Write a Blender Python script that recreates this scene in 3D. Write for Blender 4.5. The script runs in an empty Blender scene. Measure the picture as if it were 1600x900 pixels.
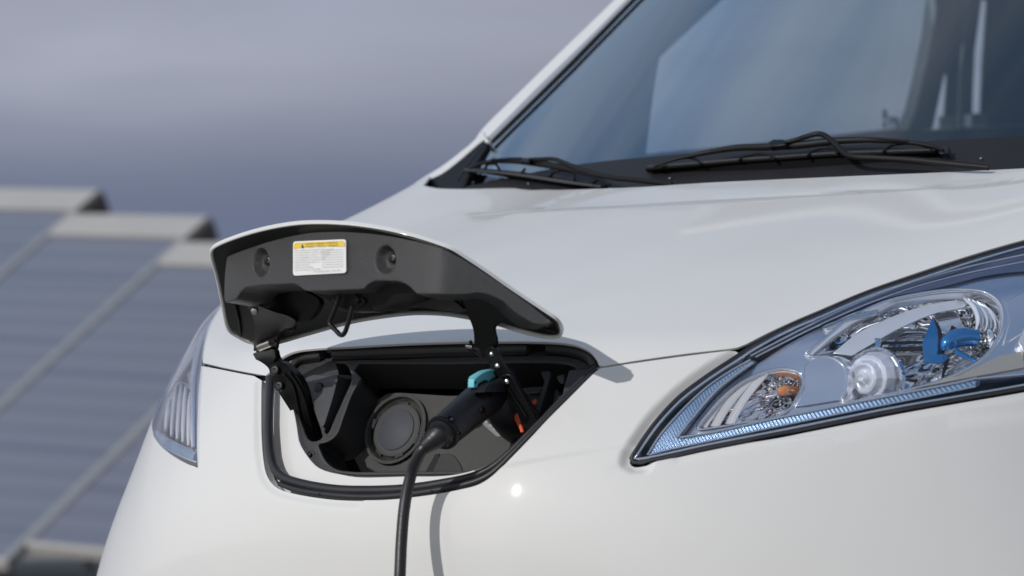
import bpy, bmesh, math, random
import numpy as np
from mathutils import Vector, Matrix
from mathutils.bvhtree import BVHTree
from mathutils.geometry import delaunay_2d_cdt

random.seed(7); rng = np.random.default_rng(7)
C = bpy.context.scene
col = C.collection
R_ = math.radians

# ------------------------------------------------------------------ camera
FPX = 4444.4
PSI = R_(35)
PITCH = math.atan((680. - 450.) / FPX)
RV = np.array([math.cos(PSI), math.sin(PSI), 0.])
FH = np.array([-math.sin(PSI), math.cos(PSI), 0.])
CAM = -3.42 * FH + 0.168 * RV + np.array([0, 0, .88])
FV = FH * math.cos(PITCH) + np.array([0, 0, math.sin(PITCH)])
UV = np.cross(RV, FV)
cd = bpy.data.cameras.new('camera')
cd.sensor_width = 36.; cd.lens = FPX / 1600. * 36.
cd.clip_start = .05; cd.clip_end = 20000.
cd.dof.use_dof = True; cd.dof.focus_distance = 3.60; cd.dof.aperture_fstop = 5.2
cam = bpy.data.objects.new('camera', cd); col.objects.link(cam)
cam.location = CAM
cam.rotation_euler = (math.pi / 2 + PITCH, 0, PSI)
C.camera = cam

# ------------------------------------------------------------------ world, sun, exposure
SUN_EL = R_(27.); SUN_X = -0.24
sun_dir = np.array([SUN_X, -1., 0.]); sun_dir /= np.linalg.norm(sun_dir)
sun_dir = sun_dir * math.cos(SUN_EL) + np.array([0, 0, math.sin(SUN_EL)])
W = bpy.data.worlds.new("World"); C.world = W; W.use_nodes = True
nt = W.node_tree; nt.nodes.clear()
def wn(t, **k):
    n = nt.nodes.new(t)
    for a, b in k.items(): setattr(n, a, b)
    return n
out = wn('ShaderNodeOutputWorld'); bg = wn('ShaderNodeBackground')
sky = wn('ShaderNodeTexSky'); sky.sky_type = 'NISHITA'; sky.sun_disc = False
sky.sun_elevation = SUN_EL; sky.sun_rotation = math.atan2(sun_dir[0], sun_dir[1])
sky.air_density = 1.2; sky.dust_density = 1.5
bg.inputs['Strength'].default_value = .15
tc = wn('ShaderNodeTexCoord')
sep = wn('ShaderNodeSeparateXYZ'); nt.links.new(tc.outputs['Generated'], sep.inputs[0])
def math_(op, a, b=None, c=None, clamp=False):
    n = wn('ShaderNodeMath', operation=op, use_clamp=clamp)
    for i, x in enumerate((a, b, c)):
        if x is None: continue
        if isinstance(x, (int, float)): n.inputs[i].default_value = x
        else: nt.links.new(x, n.inputs[i])
    return n.outputs[0]
def mixc(f, a, b):
    n = wn('ShaderNodeMix', data_type='RGBA')
    for i, x in ((0, f), (6, a), (7, b)):
        if isinstance(x, (int, float)): n.inputs[i].default_value = x
        elif isinstance(x, tuple): n.inputs[i].default_value = (*x, 1)
        else: nt.links.new(x, n.inputs[i])
    return n.outputs[2]
mp = wn('ShaderNodeMapping'); mp.inputs['Scale'].default_value = (1.6, 1.6, 9.)
mp.inputs['Rotation'].default_value = (0, 0, .4)
nt.links.new(tc.outputs['Generated'], mp.inputs[0])
no = wn('ShaderNodeTexNoise'); no.inputs['Scale'].default_value = 2.3; no.inputs['Detail'].default_value = 5.
no.inputs['Distortion'].default_value = .4
nt.links.new(mp.outputs[0], no.inputs['Vector'])
no2 = wn('ShaderNodeTexNoise'); no2.inputs['Scale'].default_value = 1.6; no2.inputs['Detail'].default_value = 4.
nt.links.new(mp.outputs[0], no2.inputs['Vector'])
# cloud brightness: veils over a lilac-grey overcast half, a darker bank low over the horizon
z = sep.outputs[2]
bank = wn('ShaderNodeMapRange', interpolation_type='SMOOTHSTEP'); nt.links.new(z, bank.inputs[0])
bank.inputs[1].default_value = .078; bank.inputs[2].default_value = .13
bank.inputs[3].default_value = 0.; bank.inputs[4].default_value = 1.
veil = math_('MULTIPLY_ADD', no.outputs[0], 1.1, .43)
c_hi = mixc(no2.outputs[0], (2.25, 2.38, 3.0), (3.05, 3.12, 3.7))
vn = wn('ShaderNodeVectorMath', operation='SCALE'); nt.links.new(c_hi, vn.inputs[0]); nt.links.new(veil, vn.inputs['Scale'])
c_lo = (1.12, 1.28, 1.98)
cl = mixc(bank.outputs[0], c_lo, vn.outputs[0])
# the overcast covers the sky behind the car (+Y); overhead and towards the sun it opens to blue with thin cloud
ydir = sep.outputs[1]
m1 = wn('ShaderNodeMapRange', interpolation_type='SMOOTHSTEP'); nt.links.new(ydir, m1.inputs[0])
m1.inputs[1].default_value = -.25; m1.inputs[2].default_value = .45; m1.inputs[3].default_value = 0.; m1.inputs[4].default_value = 1.
thin = math_('MULTIPLY', math_('SUBTRACT', no.outputs[0], .42, clamp=True), 1.6, clamp=True)
low = wn('ShaderNodeMapRange', interpolation_type='SMOOTHSTEP'); nt.links.new(z, low.inputs[0])
low.inputs[1].default_value = .30; low.inputs[2].default_value = .75; low.inputs[3].default_value = 1.; low.inputs[4].default_value = 0.
fac = math_('MAXIMUM', math_('MULTIPLY', low.outputs[0], .92), thin)
front = mixc(no2.outputs[0], (5.6, 5.7, 6.2), (8.8, 8.6, 8.4))
sx_ = wn('ShaderNodeMapRange', interpolation_type='SMOOTHSTEP'); nt.links.new(sep.outputs[0], sx_.inputs[0])
sx_.inputs[1].default_value = -.3; sx_.inputs[2].default_value = .9; sx_.inputs[3].default_value = 1.05; sx_.inputs[4].default_value = .45
fs = wn('ShaderNodeVectorMath', operation='SCALE'); nt.links.new(front, fs.inputs[0]); nt.links.new(sx_.outputs[0], fs.inputs['Scale'])
clouds = mixc(m1.outputs[0], fs.outputs[0], cl)
nr_ = wn('ShaderNodeMapRange', interpolation_type='SMOOTHSTEP'); nt.links.new(no2.outputs[0], nr_.inputs[0])
nr_.inputs[1].default_value = .36; nr_.inputs[2].default_value = .62; nr_.inputs[3].default_value = 0.; nr_.inputs[4].default_value = 1.
blue = mixc(nr_.outputs[0], (.8, 1.9, 3.8), (2.5, 3.5, 4.9))
bx_ = wn('ShaderNodeMapRange', interpolation_type='SMOOTHSTEP'); nt.links.new(sep.outputs[0], bx_.inputs[0])
bx_.inputs[1].default_value = -.78; bx_.inputs[2].default_value = -.34; bx_.inputs[3].default_value = 1.3; bx_.inputs[4].default_value = .6
bs = wn('ShaderNodeVectorMath', operation='SCALE'); nt.links.new(blue, bs.inputs[0]); nt.links.new(bx_.outputs[0], bs.inputs['Scale'])
high = mixc(.75, sky.outputs[0], bs.outputs[0])
nt.links.new(mixc(fac, high, clouds), bg.inputs['Color'])
nt.links.new(bg.outputs[0], out.inputs[0])

sl = bpy.data.lights.new('sun', 'SUN'); sl.energy = 3.0; sl.angle = R_(.5); sl.color = (1., .975, .945)
so = bpy.data.objects.new('sun', sl); col.objects.link(so)
so.rotation_euler = Vector(-sun_dir).to_track_quat('-Z', 'Y').to_euler()
so.location = (0, -5, 6)
C.view_settings.view_transform = 'Standard'; C.view_settings.look = 'None'
C.view_settings.exposure = -.31; C.view_settings.gamma = 1.
C.view_settings.use_curve_mapping = False
C.render.engine = 'CYCLES'
C.cycles.max_bounces = 10; C.cycles.transparent_max_bounces = 16
C.cycles.caustics_reflective = False; C.cycles.caustics_refractive = False
C.cycles.sample_clamp_indirect = 6.

# ------------------------------------------------------------------ materials
def mat(name, color, rough=.5, metal=0., coat=0., coat_rough=.03, spec=.5, bump=0., bump_scale=200., var=0., var_scale=3., detail=3., ior=1.5, sheen=0., two=None):
    m = bpy.data.materials.new(name); m.use_nodes = True
    t = m.node_tree; b = t.nodes['Principled BSDF']
    b.inputs['Base Color'].default_value = (*color, 1)
    b.inputs['Roughness'].default_value = rough; b.inputs['Metallic'].default_value = metal
    b.inputs['Coat Weight'].default_value = coat; b.inputs['Coat Roughness'].default_value = coat_rough
    b.inputs['Specular IOR Level'].default_value = spec
    tcn = t.nodes.new('ShaderNodeTexCoord')
    if var > 0:
        n = t.nodes.new('ShaderNodeTexNoise'); n.inputs['Scale'].default_value = var_scale; n.inputs['Detail'].default_value = detail
        t.links.new(tcn.outputs['Object'], n.inputs['Vector'])
        mx = t.nodes.new('ShaderNodeMix'); mx.data_type = 'RGBA'
        t.links.new(n.outputs[0], mx.inputs[0])
        c2 = two if two else tuple(c * (1 + var) for c in color)
        c1 = color if two else tuple(c * (1 - var) for c in color)
        mx.inputs[6].default_value = (*c1, 1); mx.inputs[7].default_value = (*c2, 1)
        t.links.new(mx.outputs[2], b.inputs['Base Color'])
        mr = t.nodes.new('ShaderNodeMapRange'); t.links.new(n.outputs[0], mr.inputs[0])
        mr.inputs[3].default_value = max(0., rough - .06); mr.inputs[4].default_value = rough + .06
        t.links.new(mr.outputs[0], b.inputs['Roughness'])
    if bump > 0:
        n = t.nodes.new('ShaderNodeTexNoise'); n.inputs['Scale'].default_value = bump_scale; n.inputs['Detail'].default_value = 2.
        t.links.new(tcn.outputs['Object'], n.inputs['Vector'])
        bp = t.nodes.new('ShaderNodeBump'); bp.inputs['Strength'].default_value = bump; bp.inputs['Distance'].default_value = .002
        t.links.new(n.outputs[0], bp.inputs['Height']); t.links.new(bp.outputs[0], b.inputs['Normal'])
    return m
def glass(name, tint, refl=1., rough=0., spec_col=(1, 1, 1)):
    m = bpy.data.materials.new(name); m.use_nodes = True
    t = m.node_tree; t.nodes.clear()
    o = t.nodes.new('ShaderNodeOutputMaterial'); tr = t.nodes.new('ShaderNodeBsdfTransparent'); gl = t.nodes.new('ShaderNodeBsdfGlossy')
    tr.inputs[0].default_value = (*tint, 1); gl.inputs[0].default_value = (*spec_col, 1); gl.inputs['Roughness'].default_value = rough
    lw = t.nodes.new('ShaderNodeLayerWeight'); lw.inputs[0].default_value = .5
    pw = t.nodes.new('ShaderNodeMath'); pw.operation = 'POWER'; pw.inputs[1].default_value = 4.; t.links.new(lw.outputs['Facing'], pw.inputs[0])
    mu = t.nodes.new('ShaderNodeMath'); mu.operation = 'MULTIPLY_ADD'; mu.use_clamp = True; mu.inputs[1].default_value = .9 * refl; mu.inputs[2].default_value = .045 * refl
    t.links.new(pw.outputs[0], mu.inputs[0])
    mx = t.nodes.new('ShaderNodeMixShader'); t.links.new(mu.outputs[0], mx.inputs[0])
    t.links.new(tr.outputs[0], mx.inputs[1]); t.links.new(gl.outputs[0], mx.inputs[2]); t.links.new(mx.outputs[0], o.inputs[0])
    return m
M = {}
M['paint'] = mat('white_pearl_paint', (.655, .655, .645), .50, spec=.25, coat=.55, coat_rough=.07, var=.015, var_scale=9., bump=.012, bump_scale=900.)
M['plastic'] = mat('black_grained_plastic', (.019, .019, .020), .38, spec=.7, bump=.55, bump_scale=1500., var=.15, var_scale=40.)
M['plastic_s'] = mat('black_smooth_plastic', (.006, .006, .0065), .36, spec=.35, bump=.03, bump_scale=500., var=.1, var_scale=30.)
M['plate'] = mat('grey_grained_plastic', (.013, .013, .014), .38, spec=1., coat=.28, coat_rough=.33, bump=.8, bump_scale=1500., var=.12, var_scale=60.)
M['socket'] = mat('grained_socket_plate', (.085, .085, .082), .5, spec=.6, bump=.9, bump_scale=1400., var=.25, var_scale=700.)
M['rubber'] = mat('rubber_seal', (.018, .018, .021), .45, spec=.4, var=.2, var_scale=25., bump=.08, bump_scale=400.)
M['steel_b'] = mat('black_coated_steel', (.006, .006, .0065), .40, spec=.35, var=.2, var_scale=30., bump=.05, bump_scale=300.)
M['chrome'] = mat('chrome', (.93, .94, .96), .05, metal=1.)
M['chrome_b'] = mat('blue_tinted_chrome', (.88, .89, .94), .24, metal=1., var=.06, var_scale=14.)
M['chrome_s'] = mat('satin_metal', (.55, .52, .46), .25, metal=1., var=.1, var_scale=40.)
M['screw'] = mat('zinc_screw', (.55, .56, .57), .3, metal=1., var=.1, var_scale=200.)
M['blue_bulb'] = mat('blue_coated_glass', (.02, .22, .55), .10, coat=1., metal=.75, var=.2, var_scale=60.)
M['amber'] = mat('amber_plastic', (.80, .28, .07), .15, coat=.6, var=.2, var_scale=80.)
M['orange'] = mat('orange_plastic', (.75, .12, .045), .4, var=.08, var_scale=60.)
M['teal'] = mat('turquoise_plastic', (.16, .56, .66), .38, coat=.2, var=.05, var_scale=60.)
M['cable'] = mat('cable_rubber', (.015, .015, .019), .40, spec=.45, bump=.1, bump_scale=500., var=.2, var_scale=20.)
M['label'] = mat('white_label', (.72, .72, .71), .45, var=.02, var_scale=90.)
M['label_y'] = mat('yellow_label', (.75, .52, .03), .45, var=.03, var_scale=90.)
M['ink'] = mat('black_ink', (.05, .05, .055), .5)
M['ink_g'] = mat('grey_ink', (.30, .30, .31), .5)
M['lens'] = glass('clear_polycarbonate', (.95, .965, 1.), 1.1)
M['wind'] = glass('windscreen_glass', (.80, .89, .91), 2.5)
M['sideglass'] = glass('side_glass', (.93, .955, .96), 1.)
M['cap'] = mat('slate_socket_cap', (.055, .060, .072), .6, spec=.3, var=.15, var_scale=30., bump=.05, bump_scale=400.)
M['trim'] = mat('cab_dark_trim', (.045, .047, .052), .6, var=.2, var_scale=6.)
M['dash'] = mat('dashboard_plastic', (.05, .052, .056), .55, bump=.2, bump_scale=700., var=.1, var_scale=8.)
M['trim_l'] = mat('pale_cab_trim', (.70, .76, .72), .6, var=.08, var_scale=8.)
M['cowl'] = mat('cowl_black_plastic', (.014, .014, .017), .5, spec=.35, bump=.2, bump_scale=900., var=.15, var_scale=12.)
M['frit'] = mat('matt_black_trim', (.006, .006, .007), .5, spec=.2, var=.1, var_scale=20.)
M['pearl'] = mat('clear_ribbed_lamp_lens', (.80, .78, .76), .14, coat=1., metal=.35, var=.12, var_scale=25.)

# blue ribbed light guide: a fine wave relief on a blue reflector
m = mat('blue_light_guide', (.28, .42, .62), .22, metal=.3, coat=1., var=.35, var_scale=30.)
t = m.node_tree; b = t.nodes['Principled BSDF']
w = t.nodes.new('ShaderNodeTexWave'); w.wave_type = 'BANDS'; w.bands_direction = 'X'; w.inputs['Scale'].default_value = 170.; w.inputs['Distortion'].default_value = 0.
tcn = t.nodes.new('ShaderNodeTexCoord'); mpn = t.nodes.new('ShaderNodeMapping'); mpn.inputs['Rotation'].default_value = (0, .7, .4)
t.links.new(tcn.outputs['Object'], mpn.inputs[0]); t.links.new(mpn.outputs[0], w.inputs['Vector'])
bp = t.nodes.new('ShaderNodeBump'); bp.inputs['Strength'].default_value = 1.; bp.inputs['Distance'].default_value = .0012
t.links.new(w.outputs[1], bp.inputs['Height']); t.links.new(bp.outputs[0], b.inputs['Normal'])
M['guide'] = m

# ------------------------------------------------------------------ object helpers
def tag(o, label=None, cat=None, group=None, kind=None):
    if label: o['label'] = label
    if cat: o['category'] = cat
    if group: o['group'] = group
    if kind: o['kind'] = kind
    return o
def empty(name, loc=(0, 0, 0), parent=None):
    o = bpy.data.objects.new(name, None); o.location = loc; o.empty_display_size = .1
    col.objects.link(o)
    if parent: o.parent = parent
    return o
def mesh_obj(name, V, Fc, m, parent=None, normals=None, smooth=True, sharp=None, mats=None, midx=None, bevel=None):
    me = bpy.data.meshes.new(name)
    me.from_pydata([tuple(map(float, v)) for v in V], [], [tuple(map(int, f)) for f in Fc])
    me.update()
    if mats:
        for q in mats: me.materials.append(q)
        me.polygons.foreach_set('material_index', midx)
    else: me.materials.append(m)
    if smooth:
        me.polygons.foreach_set('use_smooth', [True] * len(me.polygons))
        if sharp is not None and normals is None: me.set_sharp_from_angle(angle=R_(sharp))
    if normals is not None:
        me.normals_split_custom_set_from_vertices([tuple(map(float, n)) for n in normals])
    o = bpy.data.objects.new(name, me); col.objects.link(o)
    if parent: o.parent = parent
    if bevel:
        bm = o.modifiers.new('bevel', 'BEVEL'); bm.width = bevel; bm.segments = 2; bm.limit_method = 'ANGLE'; bm.angle_limit = R_(35)
        bm.harden_normals = False
    return o
def join_geo(parts):
    V = []; Fc = []
    for v, f in parts:
        k = len(V); V += [tuple(p) for p in v]; Fc += [tuple(i + k for i in q) for q in f]
    return V, Fc
A = lambda *p: np.array(p, float)
unit = lambda v: np.asarray(v, float) / (np.linalg.norm(v) + 1e-12)

def catmull(P, n=8, closed=False):
    P = np.asarray(P, float); k = len(P); o = []
    rg = range(k if closed else k - 1)
    for i in rg:
        if closed: p0, p1, p2, p3 = P[i - 1], P[i], P[(i + 1) % k], P[(i + 2) % k]
        else:
            p1, p2 = P[i], P[i + 1]; p0 = P[i - 1] if i else 2 * p1 - p2; p3 = P[i + 2] if i + 2 < k else 2 * p2 - p1
        # centripetal-like tangents
        d01, d12, d23 = [max(np.linalg.norm(b - a), 1e-9) ** .5 for a, b in ((p0, p1), (p1, p2), (p2, p3))]
        m1 = (p1 - p0) / d01 - (p2 - p0) / (d01 + d12) + (p2 - p1) / d12; m2 = (p2 - p1) / d12 - (p3 - p1) / (d12 + d23) + (p3 - p2) / d23
        m1 = m1 * d12; m2 = m2 * d12
        for j in range(n):
            s = j / n
            o.append((2 * s ** 3 - 3 * s ** 2 + 1) * p1 + (s ** 3 - 2 * s ** 2 + s) * m1 + (-2 * s ** 3 + 3 * s ** 2) * p2 + (s ** 3 - s ** 2) * m2)
    if not closed: o.append(P[-1])
    return np.array(o)
def resample(P, step, closed=False):
    P = np.asarray(P, float)
    if closed: P = np.vstack([P, P[:1]])
    L = np.concatenate([[0], np.cumsum(np.linalg.norm(np.diff(P, axis=0), axis=1))])
    n = max(2, int(round(L[-1] / step)) + 1); q = np.linspace(0, L[-1], n)
    o = np.stack([np.interp(q, L, P[:, i]) for i in range(P.shape[1])], 1)
    return o[:-1] if closed else o
def inset(poly, d):
    """offset of a closed pixel polygon; positive d shrinks it"""
    P = np.asarray(poly, float); a = np.roll(P, 1, 0); b = np.roll(P, -1, 0)
    area = .5 * np.sum(P[:, 0] * b[:, 1] - b[:, 0] * P[:, 1])
    e1 = P - a; e2 = b - P
    n1 = np.stack([-e1[:, 1], e1[:, 0]], 1) / (np.linalg.norm(e1, axis=1)[:, None] + 1e-9); n2 = np.stack([-e2[:, 1], e2[:, 0]], 1) / (np.linalg.norm(e2, axis=1)[:, None] + 1e-9)
    n = n1 + n2; n /= np.maximum(np.linalg.norm(n, axis=1)[:, None], .6)
    return P + n * d * (1 if area > 0 else -1)
def in_poly(pts, poly):
    x, y = pts[:, 0], pts[:, 1]; ins = np.zeros(len(pts), bool); n = len(poly)
    for i in range(n):
        x1, y1 = poly[i]; x2, y2 = poly[(i + 1) % n]
        if y1 == y2: continue
        c = ((y1 > y) != (y2 > y)) & (x < (x2 - x1) * (y - y1) / (y2 - y1) + x1)
        ins ^= c
    return ins
def seg_dist(P, poly, closed=False):
    P = np.asarray(P, float); Q = np.asarray(poly, float)
    if closed: Q = np.vstack([Q, Q[:1]])
    best = np.full(len(P), 1e9)
    for i in range(len(Q) - 1):
        a = Q[i]; d = Q[i + 1] - a; L = d @ d + 1e-15
        tt = np.clip(((P - a) @ d) / L, 0, 1)
        best = np.minimum(best, np.linalg.norm(P - a - tt[:, None] * d, axis=1))
    return best
def cdt(outline, holes=(), spacing=1., fine=None):
    loops = [np.asarray(outline, float)] + [np.asarray(h, float) for h in holes]
    mn = loops[0].min(0); mx = loops[0].max(0)
    gx = np.arange(mn[0], mx[0], spacing); gy = np.arange(mn[1], mx[1], spacing * .9)
    G = np.array([(x + (.5 * spacing if j % 2 else 0), y) for j, y in enumerate(gy) for x in gx]) if len(gx) and len(gy) else np.zeros((0, 2))
    if len(G):
        k = in_poly(G, loops[0])
        for h in loops[1:]: k &= ~in_poly(G, h)
        G = G[k]
    if len(G):
        d = np.full(len(G), 1e9)
        for l in loops: d = np.minimum(d, seg_dist(G, l, True))
        G = G[d > spacing * .45]
    if fine is not None and len(fine):
        k = in_poly(fine, loops[0])
        for h in loops[1:]: k &= ~in_poly(fine, h)
        fine = fine[k]; d = np.full(len(fine), 1e9)
        for l in loops: d = np.minimum(d, seg_dist(fine, l, True))
        fine = fine[d > .008]
        g0 = np.floor(fine / spacing).astype(int); cells = {tuple(c) for c in g0}
        G = np.array([p for p in G if tuple(np.floor(p / spacing).astype(int)) not in cells])
        G = np.vstack([G, fine])
    V = []; E = []
    for l in loops:
        k = len(V); V += [tuple(p) for p in l]; n = len(l); E += [(k + i, k + (i + 1) % n) for i in range(n)]
    V += [tuple(p) for p in G]
    r = delaunay_2d_cdt([Vector(p) for p in V], E, [], 0, 1e-7)
    P = np.array([tuple(p) for p in r[0]]); T = np.array([f for f in r[2] if len(f) == 3])
    c = P[T].mean(1); k = in_poly(c, loops[0])
    for h in loops[1:]: k &= ~in_poly(c, h)
    T = T[k]
    a = P[T]; ar = np.abs(np.cross(a[:, 1] - a[:, 0], a[:, 2] - a[:, 0])); T = T[ar > 1e-9]
    used = np.unique(T); mp_ = -np.ones(len(P), int); mp_[used] = np.arange(len(used))
    return P[used], mp_[T]
def boundary(T):
    E = {}
    for f in T:
        for a, b in ((f[0], f[1]), (f[1], f[2]), (f[2], f[0])): E[(a, b)] = 1
    return [(a, b) for (a, b) in E if (b, a) not in E]

# ------------------------------------------------------------------ the van's skin: a smooth tensor spline through plan curves
PX = np.array([0, .15, .3, .45, .6, .72, .80, .845, .862, .868]); PY = np.array([0, .008, .055, .14, .275, .43, .58, .75, .95, 1.3])
ROWS = np.array([[.10, .30, .30], [.03, .50, .50], [.0, .64, .64], [-.01, .74, .74], [.0, .82, .81], [.035, .90, .88], [.085, .975, .95], [.13, 1.01, .99],
                 [.22, 1.055, 1.04], [.37, 1.115, 1.10], [.55, 1.176, 1.17], [.74, 1.235, 1.24], [.90, 1.284, 1.285]])
FIT = [[0.4952, 0.6261, 0.7073, 0.7949, 0.8643, 0.8973, 0.9255, 0.9212, 0.8944, 0.8063, 0.7386, 0.6468, 0.5779], [-0.0095, -0.0006, 0.0082, 0.0171, 0.0265, 0.0367, 0.0461, 0.0547, 0.0609, 0.0652, 0.0673, 0.0729, 0.0819], [1.0768, 1.0547, 1.0326, 1.009, 0.9916, 0.9861, 0.9822, 0.9792, 0.9711, 0.9573, 0.9377, 0.9237, 0.9165]]
NR = 13
def ctrl():
    T = np.arange(-9, 10.); c = np.abs(T).astype(int); X = np.sign(T) * PX[c]
    bump = np.exp(-((np.abs(X) - .72) / .16) ** 2); bump = np.where(c > 6, np.exp(-((c - 6) / 1.8) ** 2) * bump[15], bump)
    G = np.zeros((NR, 19, 3))
    for r in range(NR):
        yc, zc, ze = ROWS[r]; k, l, w_ = FIT[0][r], FIT[1][r], FIT[2][r]
        w = np.clip((c - 5) / 4, 0, 1); w = w * w * (3 - 2 * w)
        G[r, :, 0] = X * w_
        y = np.where(c <= 7, yc + k * PY[np.minimum(c, 7)], 0.); y7 = yc + k * PY[7]
        y = np.where(c == 8, y7 + (1.5 - y7) * .35, y); y = np.where(c == 9, 1.5, y)
        G[r, :, 1] = y; G[r, :, 2] = zc * (1 - w) + ze * w + l * bump
    return G
GC = ctrl()
def nat_w(n, x0, xq):
    xq = np.asarray(xq, float); Am = np.zeros((n, n)); B = np.zeros((n, n)); Am[0, 0] = Am[-1, -1] = 1
    for i in range(1, n - 1):
        Am[i, i - 1] = 1; Am[i, i] = 4; Am[i, i + 1] = 1; B[i, i - 1] += 6; B[i, i] -= 12; B[i, i + 1] += 6
    Mm = nat_w.c.setdefault(n, np.linalg.solve(Am, B)); I = np.eye(n)
    q = xq - x0; i = np.clip(np.floor(q).astype(int), 0, n - 2); t = (q - i)[:, None]
    return I[i] + ((I[i + 1] - I[i]) - (2 * Mm[i] + Mm[i + 1]) / 6) * t + Mm[i] / 2 * t ** 2 + (Mm[i + 1] - Mm[i]) / 6 * t ** 3
nat_w.c = {}
def S0(t, s):
    wt = nat_w(19, -9., t); ws = nat_w(NR, 0., s)
    return np.einsum('na,nb,bac->nc', wt, ws, GC)
NT, NS = 241, 145
_tt, _ss = np.meshgrid(np.linspace(-9, 9, NT), np.linspace(0, 12, NS), indexing='ij')
_D = S0(_tt.ravel(), _ss.ravel())
_faces = [(i * NS + j, (i + 1) * NS + j, (i + 1) * NS + j + 1, i * NS + j + 1) for i in range(NT - 1) for j in range(NS - 1)]
BV = BVHTree.FromPolygons([tuple(p) for p in _D], _faces)
def rays(uv):
    uv = np.asarray(uv, float).reshape(-1, 2)
    d = FV[None] * FPX + RV[None] * (uv[:, :1] - 800) - UV[None] * (uv[:, 1:] - 450)
    return d / np.linalg.norm(d, axis=1)[:, None]
def project(P):
    d = np.asarray(P, float).reshape(-1, 3) - CAM; z_ = d @ FV
    return np.stack([800 + FPX * (d @ RV) / z_, 450 - FPX * (d @ UV) / z_], 1)
_pg = project(_D)
_view = CAM - _D
_dn = np.cross(np.gradient(_D.reshape(NT, NS, 3), axis=0), np.gradient(_D.reshape(NT, NS, 3), axis=1)).reshape(-1, 3)
_vis = np.where((_view * _dn).sum(1) > 0, 0., 1e9)
def hit(uv, dy=0.):
    """pixel of the photograph -> (t, s) on the skin, the skin pushed back by dy along the car"""
    uv = np.asarray(uv, float).reshape(-1, 2); d = rays(uv); O = CAM - np.array([0, 1, 0]) * dy
    ts = np.zeros((len(uv), 2)); lam = np.zeros(len(uv))
    for n in range(len(uv)):
        loc, nor, idx, dist = BV.ray_cast(Vector(O), Vector(d[n]))
        if idx is None:
            q = project(_D[:1] * 0 + 0)  # unused
            k = int((((_pg - (uv[n] - (project(A(0, dy, .9)[None])[0] - project(A(0, 0, .9)[None])[0]))) ** 2).sum(1) + _vis).argmin()); i, j = divmod(k, NS)
            dist = float(np.linalg.norm(_D[k] - O))
            ts[n] = (-9 + 18 * i / (NT - 1), 12 * j / (NS - 1)); lam[n] = -1
        else:
            i, j = divmod(idx, NS - 1)
            ts[n] = (-9 + 18 * (i + .5) / (NT - 1), 12 * (j + .5) / (NS - 1)); lam[n] = dist
    ok = lam > 0; e = 1e-3
    for it in range(4):
        if not ok.any(): break
        t, s = ts[ok, 0], ts[ok, 1]; P = S0(t, s); Pt = (S0(t + e, s) - P) / e; Ps = (S0(t, s + e) - P) / e
        r = P - O - lam[ok][:, None] * d[ok]
        J = np.stack([Pt, Ps, -d[ok]], 2)
        try: x = np.linalg.solve(J, -r[..., None])[..., 0]
        except np.linalg.LinAlgError: break
        x = np.clip(x, -.3, .3)
        ts[ok, 0] += x[:, 0]; ts[ok, 1] += x[:, 1]; lam[ok] += x[:, 2]
    ts[:, 0] = np.clip(ts[:, 0], -9, 9); ts[:, 1] = np.clip(ts[:, 1], 0, 12)
    return ts
def skin(uv, dy=0.):
    ts = hit(uv, dy); return S0(ts[:, 0], ts[:, 1]) + np.array([0, dy, 0])
def body(dy): return lambda uv: skin(uv, dy)
def plane(P0, n):
    P0 = np.asarray(P0, float); n = unit(n)
    def f(uv):
        d = rays(uv); l = ((P0 - CAM) @ n) / (d @ n); return CAM + l[:, None] * d
    return f
def iso(fun, lo=2., hi=8., it=40):
    """surface given as fun(P)=0 (negative in front); bisection along each ray"""
    def f(uv):
        d = rays(uv); a = np.full(len(d), lo); b = np.full(len(d), hi)
        # first sign change by marching
        st = np.linspace(lo, hi, 160); found = np.zeros(len(d), bool)
        for q in range(len(st) - 1):
            v1 = fun(CAM + st[q + 1] * d); n_ = (~found) & (v1 > 0)
            a[n_] = st[q]; b[n_] = st[q + 1]; found |= n_
        for _ in range(it):
            m_ = .5 * (a + b); v = fun(CAM + m_[:, None] * d); b = np.where(v > 0, m_, b); a = np.where(v > 0, a, m_)
        return CAM + (.5 * (a + b))[:, None] * d
    return f
def fd_normals(f, uv, e=.6):
    uv = np.asarray(uv, float); a = f(uv + [e, 0]) - f(uv - [e, 0]); b = f(uv + [0, e]) - f(uv - [0, e])
    n = np.cross(b, a); n /= np.linalg.norm(n, axis=1)[:, None] + 1e-12
    s = np.sign(((CAM - f(uv)) * n).sum(1)); s[s == 0] = 1
    return n * s[:, None]
def lip_mesh(P, N, T, lip, depth, steps=3):
    """adds a rolled edge of radius lip and a return of the given depth to every boundary of a sheet"""
    V = [*P]; NN = [*N]; Fc = [tuple(f) for f in T]
    B = boundary(T); outv = {}
    for a, b in B:
        e = P[b] - P[a]; n = N[a] + N[b]; o = np.cross(e, n); L = np.linalg.norm(o)
        if L < 1e-12: continue
        o /= L
        for q in (a, b): outv[q] = outv.get(q, 0) + o
    ring = {}
    for q, o in outv.items():
        o = unit(o - (o @ N[q]) * N[q]); ids = [q]
        for k in range(1, steps + 1):
            th = math.pi / 2 * k / steps
            V.append(P[q] + o * lip * math.sin(th) - N[q] * lip * (1 - math.cos(th))); NN.append(unit(N[q] * math.cos(th) + o * math.sin(th))); ids.append(len(V) - 1)
        dq = depth(P[q] + o * lip, -N[q]) if callable(depth) else depth
        V.append(P[q] + o * lip - N[q] * dq); NN.append(o); ids.append(len(V) - 1)
        ring[q] = ids
    for a, b in B:
        if a not in ring or b not in ring: continue
        for k in range(len(ring[a]) - 1):
            Fc.append((ring[b][k], ring[a][k], ring[a][k + 1], ring[b][k + 1]))
    return np.array(V), Fc, np.array(NN)
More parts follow.
